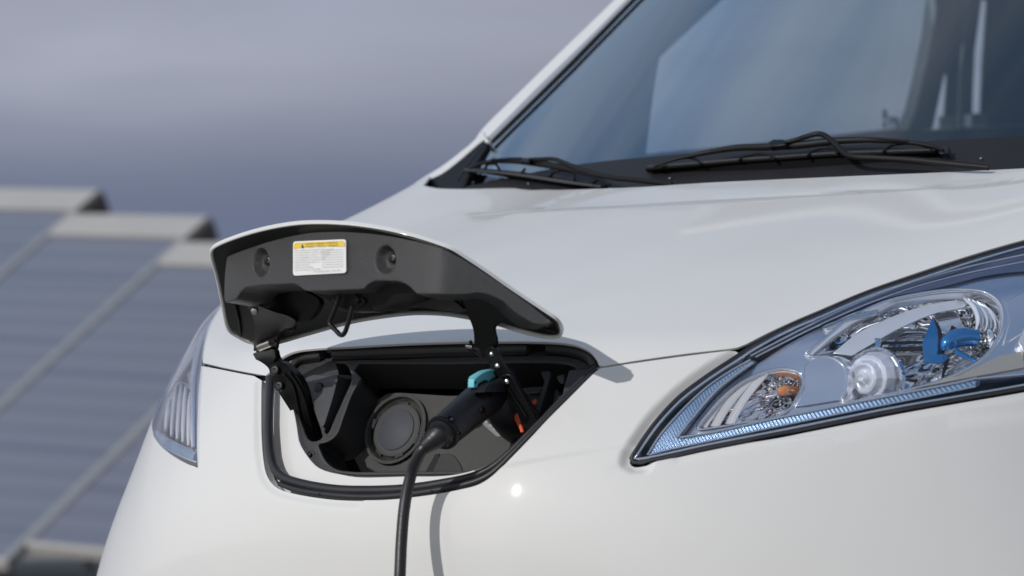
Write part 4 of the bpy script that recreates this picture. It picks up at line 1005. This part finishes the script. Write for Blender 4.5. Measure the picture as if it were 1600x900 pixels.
facet('bezel_panel', [(1572, 470), (1600, 455), (1660, 450), (1660, 500), (1600, 520), (1566, 540), (1576, 505)], .026, .012, M['chrome_b'])
facet('bezel_wing', [(1604, 505), (1660, 490), (1680, 540), (1604, 560), (1590, 536)], .018, .010, pale)
# main reflector
bowl('main_reflector', resample(h_main, 5, True), body(.032), (1512, 528), body(.125), M['chrome'], hr, rings=18, pw=2.2, facets=7, amp=.10, r0=.0, bands=3, sharp=12)
cav = body(.060)
# inner bright flank and cross bars of the reflector
slab('reflector_flank', c2([(1300, 552), (1340, 520), (1400, 492), (1452, 476), (1500, 470), (1510, 478), (1460, 490), (1400, 516), (1350, 545), (1330, 556)], 8), body(.050), (0, .006, 0), pale, hr, spacing=20, bevel=.001)
for pts, m_ in (([(1340, 543), (1452, 541), (1452, 549), (1336, 549)], M['frit']), ([(1352, 534), (1452, 532), (1452, 537), (1346, 539)], M['frit']), ([(1336, 551), (1452, 551), (1450, 555), (1330, 555)], M['chrome_s'])):
    slab('cross_bar', A(*pts), body(.055), (0, .01, 0), m_, hr, spacing=40, bevel=.001)
slab('bar_clip', A((1366, 528), (1376, 528), (1374, 556), (1369, 556)), body(.050), (0, .006, 0), M['chrome'], hr, spacing=40, bevel=.001)
# dipped beam projector: glass dome over a bright bowl
Pd = body(.052)(A((1366, 592)))[0]; axd = unit(-A(.12, 1, -.02))
gm = bpy.data.materials.new('projector_glass'); gm.use_nodes = True
b_ = gm.node_tree.nodes['Principled BSDF']; b_.inputs['Base Color'].default_value = (.97, .98, 1, 1); b_.inputs['Roughness'].default_value = .02; b_.inputs['Transmission Weight'].default_value = 1.; b_.inputs['IOR'].default_value = 1.35
prf = [(.0355 * math.cos(a), .032 * math.sin(a)) for a in np.linspace(0, math.pi / 2 - .03, 12)]
lathe('projector_dome', [(.0355, -.004)] + prf, Pd, axd, M['lens'], hr, n=40, sharp=80)
prf2 = [(.033 * math.cos(a), .028 * math.sin(a) * (1 + .10 * math.sin(a * 14))) for a in np.linspace(0, math.pi / 2 - .03, 20)]
lathe('projector_core', [(.034, -.006)] + prf2, Pd - axd * .003, axd, mat('frosted_projector', (.90, .91, .93), .22, metal=.35, coat=1., var=.3, var_scale=45., bump=.5, bump_scale=70.), hr, n=14, sharp=20)
lathe('projector_ring', [(.0375, -.010), (.038, -.002), (.036, 0), (.035, -.004)], Pd, axd, M['chrome'], hr, n=40)
# indicator: fluted bowl, clear slats, amber bulb
bowl('indicator_reflector', resample(h_ind, 4, True), body(.032), (1226, 612), body(.085), M['chrome'], hr, rings=12, pw=2., facets=9, amp=.12, bands=3, sharp=14)
for k, (a0, a1, wd) in enumerate([((1150, 603), (1098, 668), 7), ((1172, 592), (1116, 668), 7.5), ((1195, 583), (1140, 664), 7.5), ((1217, 579), (1166, 660), 6), ((1238, 580), (1192, 655), 4.5)]):
    a0 = A(*[a0])[0]; a1 = A(*[a1])[0]; q_ = np.linspace(0, 1, 12)[:, None]; L_ = a0 * (1 - q_) + a1 * q_
    L_[:, 0] += 5 * np.sin(np.pi * q_[:, 0]) * -1
    v_, f_ = tube_geo(body(.036)(L_), wd * SC * (1.05 if k < 3 else .8), segs=10, flat=.35, ref=A(0, 1, 0))
    mesh_obj('clear_slat', v_, f_, M['pearl'] if k < 3 else M['lens'], hr, sharp=60)
Pa = body(.062)(A((1229, 612)))[0]
lathe('indicator_bulb', [(.006, -.02)] + [(.0078 * math.cos(a), .014 * math.sin(a)) for a in np.linspace(0, math.pi / 2 - .05, 8)], Pa, (-.35, -1, .05), M['amber'], hr, n=24)
lathe('indicator_bulb_base', [(.012, -.02), (.012, -.004), (.007, -.002)], Pa + A(.005, .012, 0), (-.35, -1, .05), mat('dark_amber', (.30, .05, .01), .25), hr, n=24)
# main beam bulb: ringed socket, blue capsule and the upright blue fin
Pb = body(.075)(A((1537, 532)))[0]; axb = unit(A(-.62, -.78, .06))
for r_, h_ in ((.0150, .000), (.0115, .004), (.0080, .006), (.0045, .008)):
    lathe('socket_ring', [(r_, -.006), (r_, h_), (r_ - .0012, h_ + .0015), (r_ - .0026, h_), (r_ - .0026, h_ - .003)], Pb, axb, M['chrome'] if r_ != .0115 else M['chrome_s'], hr, n=36)
cp = body(.045)(c2([(1472, 547), (1480, 537), (1492, 530), (1508, 527), (1524, 528), (1528, 529)], 4))
v_, f_ = tube_geo(cp, [.002, .0090, .0112, .0118, .0118, .0110, .0104], segs=24)
mesh_obj('bulb_shield', v_, f_, M['blue_bulb'], hr, sharp=60)
tube('shield_foot', body(.045)(c2([(1492, 548), (1510, 558), (1528, 566), (1532, 570)], 4)), [.004, .0028, .002], M['blue_bulb'], hr, segs=12)
mesh_obj('shield_swage', *tube_geo(body(.028)(resample(catmull([(1480, 545), (1483, 537), (1490, 533), (1494, 538), (1488, 545)], 4, True), 2., True)), .0009, segs=8, closed=True), M['blue_bulb'], hr)
slab('blue_fin_and_reflection', c2([(1457, 495), (1452, 506), (1448, 518), (1442, 530), (1441, 545), (1444, 556), (1462, 557), (1466, 540), (1464, 515)], 4), body(.048), (0, .004, 0), M['blue_bulb'], hr, spacing=12, bevel=.001)
slab('fin_flank', c2([(1457, 495), (1464, 515), (1466, 540), (1462, 557), (1474, 557), (1473, 540), (1469, 515)], 4), body(.050), (0, .004, 0), M['frit'], hr, spacing=12, bevel=.001)
slab('blue_fin_and_reflection', c2([(1441, 557), (1478, 554), (1480, 560), (1470, 568), (1444, 567)], 4), body(.046), (0, .004, 0), mat('blue_reflection', (.02, .16, .42), .15, metal=.5, coat=1.), hr, spacing=12, bevel=.001)  # lower piece painted as the fin's reflection in the bowl
slab('fin_flank', c2([(1476, 556), (1481, 560), (1476, 580), (1470, 594), (1474, 570)], 4), body(.048), (0, .004, 0), M['frit'], hr, spacing=12, bevel=.001)
slab('fin_flank', c2([(1486, 508), (1498, 516), (1502, 520), (1486, 527), (1483, 518)], 4), body(.060), (0, .004, 0), M['frit'], hr, spacing=12, bevel=.001)
slab('bowl_mirror', c2([(1459, 494), (1476, 487), (1490, 486), (1500, 500), (1504, 520), (1490, 520), (1474, 520), (1466, 505)], 4), body(.066), (0, .004, 0), M['chrome'], hr, spacing=12, bevel=.001)
# curved bright vanes on the right flank of the bowl
for k in range(6):
    x0 = 1512 + k * 6.5
    tube('reflector_vane', body(.045 + .004 * k)(c2([(x0 - 6, 466 + k * 1.6), (x0 + 9, 480 + k * 3), (x0 + 16, 500 + k * 2), (x0 + 13, 516 + k)], 4)), [.0012, .0035, .0035, .0015], M['chrome'] if k % 2 else pale, hr, segs=8, flat=.5, ref=A(0, 1, 0))
for q in ((1452, 583), (1566, 547)): pass

# far headlight, only its flank in view
HLo = np.vstack([ts_([(343.5, 482), (335.5, 495), (327, 512), (320.5, 536), (317, 560), (315, 585), (313, 620), (311, 660), (310, 700), (310.5, 727)]), ts_([(308, 728), (295, 724), (280, 717), (263, 705.5), (249, 692), (241, 681)]),
                 dens([(-4.12, 4.68), (-4.55, 4.90), (-5.0, 5.12), (-5.26, 5.6), (-5.34, 6.8), (-5.33, 8.25), (-5.05, 8.45), (-4.78, 8.15), (-4.5, 7.65)])])
skin_sheet('lamp_lens', HLo, M['lens'], hl, lip=.0015, depth=.010, off=.001, fn=lambda t, s: (S0(t, s), SN(t, s)[1]), spacing=.12)
skin_sheet('lamp_housing', HLo, M['chrome_b'], hl, lip=0, off=-.034, fn=lambda t, s: (S0(t, s), SN(t, s)[1]), spacing=.12)
def ring_ts(L, off, r_, nm, m_, closed=True):
    P, N = S0(L[:, 0], L[:, 1]), SN(L[:, 0], L[:, 1])[1]; v_, f_ = tube_geo(P + N * off, r_, segs=8, closed=closed); return mesh_obj(nm, v_, f_, m_, hl, sharp=60)
ring_ts(HLo, -.006, .0034, 'gasket', M['rubber'])
HLi = np.array([q for q in HLo])
tube('lens_edge', body(.006)(c2([(336, 498), (329, 514), (323, 537), (320, 560), (317.5, 600), (315.5, 640), (313, 680), (311.5, 716)], 6)) , .0018, M['chrome'], hl, segs=8)
tube('housing_wall', body(.010)(c2([(331, 500), (323, 515), (314, 538), (308, 562), (303, 600), (303, 650), (304, 700)], 6)), [.003, .005, .006, .005, .004, .003], M['chrome_b'], hl, segs=10)
tube('light_guide', body(.010)(c2([(243, 676), (255, 689), (272, 701), (290, 710), (308, 717)], 6)), [.005, .009, .010, .010, .009], M['guide'], hl, segs=12, flat=.6, ref=A(0, 1, 0))
tube('guide_trim', body(.006)(c2([(241, 681), (255, 697), (275, 709), (295, 718), (309, 723)], 6)), .0022, M['chrome'], hl, segs=8)
for k, (a0, a1) in enumerate([((266, 612), (259, 672)), ((275, 604), (268, 682)), ((283, 602), (277, 687)), ((290, 605), (286, 692)), ((297, 615), (295, 697)), ((302, 640), (302, 700))]):
    q_ = np.linspace(0, 1, 12)[:, None]; L_ = A(a0) * (1 - q_) + A(a1) * q_
    tube('clear_slat', body(.020)(L_), [.0018, .0038, .0042, .0042, .0038, .0022], M['pearl'], hl, segs=10)
tube('slat_frame', body(.018)(c2([(262, 620), (270, 604), (282, 598), (294, 603), (302, 622), (305, 660), (303, 704), (280, 698), (257, 681)], 4)), .0016, M['chrome'], hl, segs=8)
slab('reflector_facet', A((300, 562), (312, 548), (310, 600), (297, 596)), body(.022), (0, .006, 0), M['chrome'], hl, spacing=30, bevel=.001)
slab('reflector_facet', A((292, 584), (302, 575), (304, 630), (297, 620)), body(.026), (0, .006, 0), M['chrome_s'], hl, spacing=30, bevel=.001)

# ------------------------------------------------------------------ wipers
WR = mat('wiper_rubber', (.004, .004, .005), .85, spec=.1, var=.2)
def wiper(label, blade, bow, arcs, arm, block, blade_w, arm_r):
    w = empty('wiper', (0, 0, 0), van); w['label'] = label
    bt = c2(blade, 8)
    v_, f_ = tube_geo(ws_out(bt, .016), .0030, segs=8); mesh_obj('blade', v_, f_, M['frit'], w, sharp=60)
    n_ = len(bt); lo = ws_out(bt + np.stack([np.zeros(n_), blade_w * np.sin(np.linspace(.25, math.pi - .5, n_))], 1), .003); hi = ws_out(bt, .014)
    V = list(hi) + list(lo) + list(hi + A(0, .003, .001)) + list(lo + A(0, .003, .001)); Fc = []
    for i in range(n_ - 1): Fc += [(i, i + 1, n_ + i + 1, n_ + i), (2 * n_ + i, 3 * n_ + i, 3 * n_ + i + 1, 2 * n_ + i + 1), (i, 2 * n_ + i, 2 * n_ + i + 1, i + 1), (n_ + i, n_ + i + 1, 3 * n_ + i + 1, 3 * n_ + i)]
    mesh_obj('rubber_and_reflection', V, Fc, WR, w, sharp=30)  # rubber deepened below the blade to paint in the dark reflection there
    v_, f_ = tube_geo(ws_out(c2(bow, 6), .026), [.0022, .0036, .0050, .0058, .0058, .0046, .0036, .0024], segs=10, flat=.6, ref=A(0, 1, 0)); mesh_obj('bow', v_, f_, M['frit'], w, sharp=60)
    for a in arcs:
        v_, f_ = tube_geo(ws_out(c2(a, 3), .021), .0022, segs=8); mesh_obj('yoke', v_, f_, M['frit'], w, sharp=60)
    v_, f_ = tube_geo(ws_out(c2(arm, 5), .034), arm_r, segs=12, flat=.6, ref=A(0, 1, 0)); mesh_obj('arm', v_, f_, M['frit'], w, sharp=60)
    slab('arm_clip', A(*block), lambda uv: ws_out(uv, .038), (0, .010, -.006), M['plastic_s'], w, spacing=30, bevel=.0012)
    return w
w1 = wiper('near wiper with its arm bent over the blade in front of the dark cowl', [(1010, 264), (1095, 257), (1160, 251.5), (1220, 247.5), (1300, 242), (1400, 238.5), (1472, 236)],
      [(1022, 260), (1050, 250), (1078, 243.5), (1110, 237), (1150, 231), (1195, 229.5), (1245, 227), (1300, 221), (1360, 219), (1420, 222.5), (1465, 231), (1474, 235)],
      [[(1052, 250), (1075, 246), (1088, 249.5), (1096, 257)], [(1154, 251), (1165, 244), (1182, 240), (1204, 243.5), (1210, 250)], [(1260, 246), (1268, 238), (1287, 231), (1300, 232), (1310, 240)], [(1380, 238), (1392, 228), (1416, 224), (1440, 227), (1462, 236)]],
      [(1224, 223), (1245, 218), (1262, 212.5), (1280, 209), (1291, 213), (1306, 226), (1322, 241), (1334, 245), (1370, 247), (1420, 250), (1480, 256), (1545, 262)],
            [(1200, 222), (1208, 217.5), (1224, 217.5), (1228, 226), (1202, 229)], 19., [.0030, .0038, .0042, .0044, .0044, .0042, .0050, .0050, .0045, .0040])
w2 = wiper('far wiper lying low beside the pillar foot', [(727, 264), (760, 266.5), (800, 270), (860, 278), (905, 285), (948, 291)],
      [(733, 263), (748, 256.5), (768, 252.5), (800, 251), (840, 255), (890, 264), (922, 273), (940, 281), (953, 289)],
      [[(757, 266), (762, 257), (775, 257), (780, 264)], [(815, 271), (820, 264)], [(858, 277), (868, 268), (885, 267), (897, 274), (898, 281)], [(925, 287), (935, 281), (948, 286)]],
      [(818, 250), (845, 248.5), (867, 249), (885, 256), (910, 265), (935, 273), (960, 278), (990, 281), (1050, 288)],
      [(813, 251), (816, 246.5), (828, 246.5), (826, 253)], 10., [.0028, .0032, .0038, .0038, .0038, .0038, .0036])
tube('blade_spoiler', ws_out(c2([(1110, 234.5), (1150, 228.5), (1195, 226), (1230, 224), (1300, 217.5), (1360, 216.5), (1419, 220.5)], 6), .028), .0022, M['frit'], w1, segs=8)
tube('blade_backbone', ws_out(c2([(1012, 261), (1095, 254.5), (1160, 249), (1220, 245), (1300, 239.5), (1400, 236), (1470, 234)], 8), .019), .0022, M['plastic'], w1, segs=8)
slab('blade_end', A((1467, 230), (1481, 229), (1481.5, 239.5), (1467, 240)), lambda uv: ws_out(uv, .02), (0, .01, -.005), M['rubber'], w1, spacing=30, bevel=.001)
tube('blade_backbone', ws_out(c2([(726, 266), (760, 268.5), (800, 272), (860, 280.5), (905, 287.5), (940, 292)], 8), .019), .0026, M['plastic'], w2, segs=8)
tube('blade_spoiler', ws_out(c2([(768, 250), (800, 248), (815, 248)], 4), .03), .0022, M['frit'], w2, segs=8)
for pts in ([(1050, 240), (1060, 245)], [(1355, 219), (1358, 226)], [(1419, 221), (1422, 229)]): pass

# ------------------------------------------------------------------ charging cable (a thing of its own, hooked into the bay)
YP = lambda y: plane((0, y, 0), (0, -1, 0))
PA = YP(-.030)(A((692, 676)))[0]; PB = YP(.085)(A((777, 604)))[0]
axh = unit(PB - PA)
cab = empty('charging_plug', tuple(PA)); tag(cab, 'black charging plug with turquoise button and drooping cable', 'charging plug')
CP = []
hd_pts = [PA + (PB - PA) * q for q in np.linspace(0, 1, 14)]
v_, f_ = tube_geo(hd_pts, [.0200, .0203, .0208, .0213, .0218, .0222, .0224, .0222, .0210], segs=40)
CP.append(mesh_obj('handle', v_, f_, mat('plug_shell', (.013, .014, .019), .42, spec=.5, bump=.06, bump_scale=700., var=.12, var_scale=20.), cab, sharp=50, bevel=None))
PN = PLo(.0)(A((812, 662)))[0]; PK = PB + axh * (-.012)
v_, f_ = tube_geo(catmull([PK + A(0, -.0, 0), PK + axh * .022, PK * .45 + PN * .55 + A(0, -.006, .004), PN - (-NP) * .012, PN + (-NP) * .02], 6), [.020, .0225, .0245, .0250, .0250, .0250], segs=36)
CP.append(mesh_obj('plug_nose', v_, f_, M['cable'], cab, sharp=50))
v_, f_ = lathe_geo([(.0150, -.003), (.0202, -.003), (.0212, -.0015), (.0212, .002), (.0205, .004)], PA, axh, 44); CP.append(mesh_obj('collar', v_, f_, M['plastic_s'], cab, sharp=40))
v_, f_ = lathe_geo([(.0178, -.0035), (.0165, -.0030), (.0158, -.0062), (.0150, -.0075), (.0150, -.012)][::-1], PA, axh, 44); CP.append(mesh_obj('gland', v_, f_, M['cable'], cab, sharp=40))
PS = YP(-.050)(A((661, 700)))[0]
kp = catmull([PA - axh * .002, PA * .72 + PS * .28 - axh * .002, PA * .4 + PS * .6, PS], 6)
CP.append(tube('strain_relief', kp, [.0152, .0146, .0132, .0118, .0102, .0084], M['cable'], cab, segs=28))
cpx = [((659.5, 703), -.050), ((651, 718), -.049), ((644, 736), -.046), ((636.5, 765), -.048), ((631, 800), -.053), ((627, 850), -.061), ((624.5, 905), -.070)]
cpt = [YP(y_)(A(q_))[0] for q_, y_ in cpx]
last = cpt[-1]
cpt += [last + A(-.004, -.01, -.12), last + A(.0, -.03, -.35), last + A(.02, -.10, -.62), A(last[0] + .08, last[1] - .32, .04), A(last[0] + .4, last[1] - .8, .018), A(last[0] + 1.6, last[1] - 1.1, .014)]
CP.append(tube('cable', catmull([PS + unit(PS - PA) * -.004] + cpt, 10), .0069, M['cable'], cab, segs=20))
# turquoise release button: a bent plate standing on the handle
up = unit(A(0, 0, 1) - (A(0, 0, 1) @ axh) * axh); sd = unit(np.cross(axh, up))
TP = plane(YP(.034)(A((750, 592)))[0], np.cross(axh, up) * -1)
tri_px = [(730.5, 606), (731, 594), (732, 589.5), (738, 585), (747, 580), (757, 577.5), (765, 578.5), (771, 582.5), (774, 588.5), (768, 589), (760, 591.5), (754, 596.5), (750, 594), (744, 596), (738.5, 600), (736.5, 606)]
CP.append(slab('button_seat', c2([(732, 613), (738, 602.5), (745, 598), (753, 596.5), (762, 591), (772, 588), (782, 592), (788, 612)], 3), lambda uv: TP(uv) + sd * .0005, tuple(sd * .022), bpy.data.materials['plug_shell'], cab, spacing=20, bevel=.002))
v_, f_ = slab('x', c2(tri_px, 3), TP, tuple(sd * .009), M['teal'], geo=True, spacing=8)
b0 = mesh_obj('release_button', v_, f_, M['teal'], cab, sharp=40, bevel=.0012); CP.append(b0)
tp_px = [(731, 592), (738, 586.5), (747, 581.5), (757, 579), (765, 580), (771, 584)]
rb = tube('button_top', TP(c2(tp_px, 3)) + sd * .006, .0052, M['teal'], cab, segs=12, flat=.30, ref=up); CP.append(rb)
# openings cut along the button's flank show as a dark blue step
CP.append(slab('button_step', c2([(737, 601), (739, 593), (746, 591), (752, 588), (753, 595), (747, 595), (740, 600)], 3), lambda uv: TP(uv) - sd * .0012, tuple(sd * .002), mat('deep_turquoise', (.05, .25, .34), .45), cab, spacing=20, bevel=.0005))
for q_, rr in (((704.5, 654.5), .0040), ((765, 616), .0032), ((755, 641), .0036), ((718, 677), .0022)):
    # screw wells sunk in the shell, facing the viewer
    d_ = rays(A(q_))[0]; best = None
    for k in range(len(hd_pts) - 1): pass
    oc = CAM - PA; a_ = 1 - (d_ @ axh) ** 2; b2 = 2 * (oc @ d_ - (oc @ axh) * (d_ @ axh)); r_h = .0231; c_ = oc @ oc - (oc @ axh) ** 2 - r_h ** 2; disc = b2 * b2 - 4 * a_ * c_
    if disc <= 0: continue
    P_ = CAM + d_ * ((-b2 - math.sqrt(disc)) / (2 * a_)); nrm = unit((P_ - PA) - ((P_ - PA) @ axh) * axh)
    CP.append(lathe('shell_screw', [(rr * 1.15, -.002), (rr * 1.15, .0004), (rr * .9, .0005), (rr * .85, -.0008), (rr * .2, -.0008)], P_, nrm, M['frit'], cab, n=20))
    if rr == .0040: CP.append(lathe('screw_head', [(.0018, -.001), (.0018, .0006), (.0006, .0010)], P_ + up * -.0008 + axh * .001, nrm, M['screw'], cab, n=14))
for o in CP: o.matrix_parent_inverse = Matrix.Translation(cab.location).inverted()

# ------------------------------------------------------------------ solar panels behind, out of focus
al = R_(-31); th = R_(33)
hv_ = unit(RV * math.cos(al) + FH * math.sin(al) + A(0, 0, -.055)); gv = FH * math.cos(al) - RV * math.sin(al)
wv = gv * math.cos(th) + A(0, 0, 1) * math.sin(th); wv = unit(wv - (wv @ hv_) * hv_); nv = unit(np.cross(hv_, wv))
def at(u_, v_, depth): d = rays(A((u_, v_)))[0]; return CAM + d * depth / (d @ FV)
TB = at(322, 346, 19.0)
dA_ = rays(A((152, 304)))[0]; TA = CAM + dA_ * (((TB - CAM) @ nv) / (dA_ @ nv)); STEP = TB - TA
mp_ = bpy.data.materials.new('solar_glass'); mp_.use_nodes = True; t = mp_.node_tree; b = t.nodes['Principled BSDF']
b.inputs['Roughness'].default_value = .22; b.inputs['Coat Weight'].default_value = .6; b.inputs['Coat Roughness'].default_value = .15
tcn = t.nodes.new('ShaderNodeTexCoord'); sp_ = t.nodes.new('ShaderNodeSeparateXYZ'); t.links.new(tcn.outputs['Object'], sp_.inputs[0])
def tmath(op, a, b_=None):
    n = t.nodes.new('ShaderNodeMath'); n.operation = op
    for i, x in enumerate((a, b_)):
        if x is None: continue
        if isinstance(x, (int, float)): n.inputs[i].default_value = x
        else: t.links.new(x, n.inputs[i])
    return n.outputs[0]
fr1 = tmath('FRACT', tmath('DIVIDE', sp_.outputs[1], .21)); ln1 = tmath('LESS_THAN', fr1, .34)
fr2 = tmath('FRACT', tmath('DIVIDE', sp_.outputs[1], .79)); ln2 = tmath('LESS_THAN', fr2, .05)
nz = t.nodes.new('ShaderNodeTexNoise'); nz.inputs['Scale'].default_value = 2.
mx = t.nodes.new('ShaderNodeMix'); mx.data_type = 'RGBA'; t.links.new(ln1, mx.inputs[0]); mx.inputs[6].default_value = (.140, .142, .172, 1); mx.inputs[7].default_value = (.162, .164, .195, 1)
mx2 = t.nodes.new('ShaderNodeMix'); mx2.data_type = 'RGBA'; t.links.new(ln2, mx2.inputs[0]); t.links.new(mx.outputs[2], mx2.inputs[6]); mx2.inputs[7].default_value = (.105, .108, .138, 1)
t.links.new(mx2.outputs[2], b.inputs['Base Color'])
alu = mat('aluminium_frame', (.29, .295, .30), .45, metal=.3, var=.08)
capm = mat('pale_ridge_board', (.38, .37, .355), .6, var=.08)
post_m = mat('galvanised_post', (.22, .22, .22), .5, metal=.5, var=.1)
PWD, PLN = float(STEP @ hv_) * .985, 4.05
def solar(corner, label, first=None):
    q_ = np.linspace(2., 9., 300); PLN = float(q_[np.abs(project(corner - wv * q_[:, None])[:, 1] - 880).argmin()])
    Mx = Matrix(((hv_[0], wv[0], nv[0], corner[0]), (hv_[1], wv[1], nv[1], corner[1]), (hv_[2], wv[2], nv[2], corner[2]), (0, 0, 0, 1)))
    if first is None:
        r = empty('solar_panel')
        # local axes: x along the row, y up the slope, origin at the top right corner
        def lb(nm, x0, x1, y0, y1, z0, z1, m_, bv=.004):
            v, f = box_geo(x0, x1, y0, y1, z0, z1); return mesh_obj(nm, v, f, m_, r, sharp=30, bevel=bv)
        lb('glass_face', -PWD + .0, -.060, -PLN + .05, -.10, -.03, .0, mp_, None)
        lb('side_frame', -.060, .0, -PLN, -.10, -.05, .012, alu); lb('side_frame', -PWD - .02, -PWD, -PLN, -.10, -.05, .010, alu)
        lb('top_board', -PWD - .02, .0, -.24, .04, -.10, .02, capm); lb('bottom_board', -PWD, .0, -PLN - .01, -PLN + .03, -.05, .015, capm)
        lb('end_cap_and_shadow', .0, .03, -.20, .04, -.16, .0, mat('dark_cap_and_shadow', (.09, .08, .07), .7))  # brown board end, with the dark corner shadow painted in
        for y_ in (-.55, -PLN * .5, -PLN + .5): lb('rail', -PWD, .0, y_ - .03, y_ + .03, -.12, -.052, post_m)
        # posts drop vertically: expressed in local axes
        Ri = np.stack([hv_, wv, nv]); zl = Ri @ A(0, 0, 1)
        for y_ in (-.6, -PLN + .7):
            base = A(-PWD * .5, y_, -.1); ln = max(.2, (corner + hv_ * base[0] + wv * base[1] + nv * base[2])[2] + .35)
            v, f = tube_geo([base, base - zl * ln], .04, segs=10); mesh_obj('post', v, f, post_m, r, sharp=60)
    else:
        r = first.copy(); col.objects.link(r)
        for ch in first.children:
            c = ch.copy(); col.objects.link(c); c.parent = r
    r.matrix_world = Mx; tag(r, label, 'solar panel', 'solar panels in a stepped row behind the van')
    return r
names = ['solar panel at the far left end of the stepped row, highest of them', 'blurred solar panel whose pale top board reaches highest at the left', 'blurred solar panel whose pale top board ends just left of the open flap',
         'blurred solar panel running down beside the far headlight', 'blurred solar panel low down next to the bumper edge', 'solar panel hidden mostly behind the white bumper']
first = None
for k, lb_ in zip(range(0, 4), names[1:]):
    solar(TA + STEP * k, lb_)

# ------------------------------------------------------------------ ground
gm_ = mat('sandy_concrete', (.235, .225, .205), .9, var=.18, var_scale=1.2, detail=8., bump=.3, bump_scale=40.)
n_ = 24; xs_ = np.concatenate([-np.geomspace(6000, 8, 10), np.linspace(-6, 6, 5), np.geomspace(8, 6000, 10)])
V = [(x, y, 0.) for x in xs_ for y in xs_]; k_ = len(xs_)
Fc = [(i * k_ + j, (i + 1) * k_ + j, (i + 1) * k_ + j + 1, i * k_ + j + 1) for i in range(k_ - 1) for j in range(k_ - 1)]
g = mesh_obj('ground', V, Fc, gm_, None, smooth=False); tag(g, kind='structure')

# ------------------------------------------------------------------ fold fittings deeper than a sub-part into the piece that carries them
def depth(o):
    d = 0
    while o.parent: d += 1; o = o.parent
    return d
bpy.context.view_layer.update()
deep = {}
for o in list(col.objects):
    if o.type == 'MESH' and depth(o) >= 3:
        a = o
        while depth(a) > 2: a = a.parent
        deep.setdefault(a, []).append(o)
for a, L in deep.items():
    for o in [a] + L:
        o.data = o.data.copy() if o.data.users > 1 else o.data
    with bpy.context.temp_override(active_object=a, object=a, selected_objects=[a] + L, selected_editable_objects=[a] + L):
        bpy.ops.object.join()
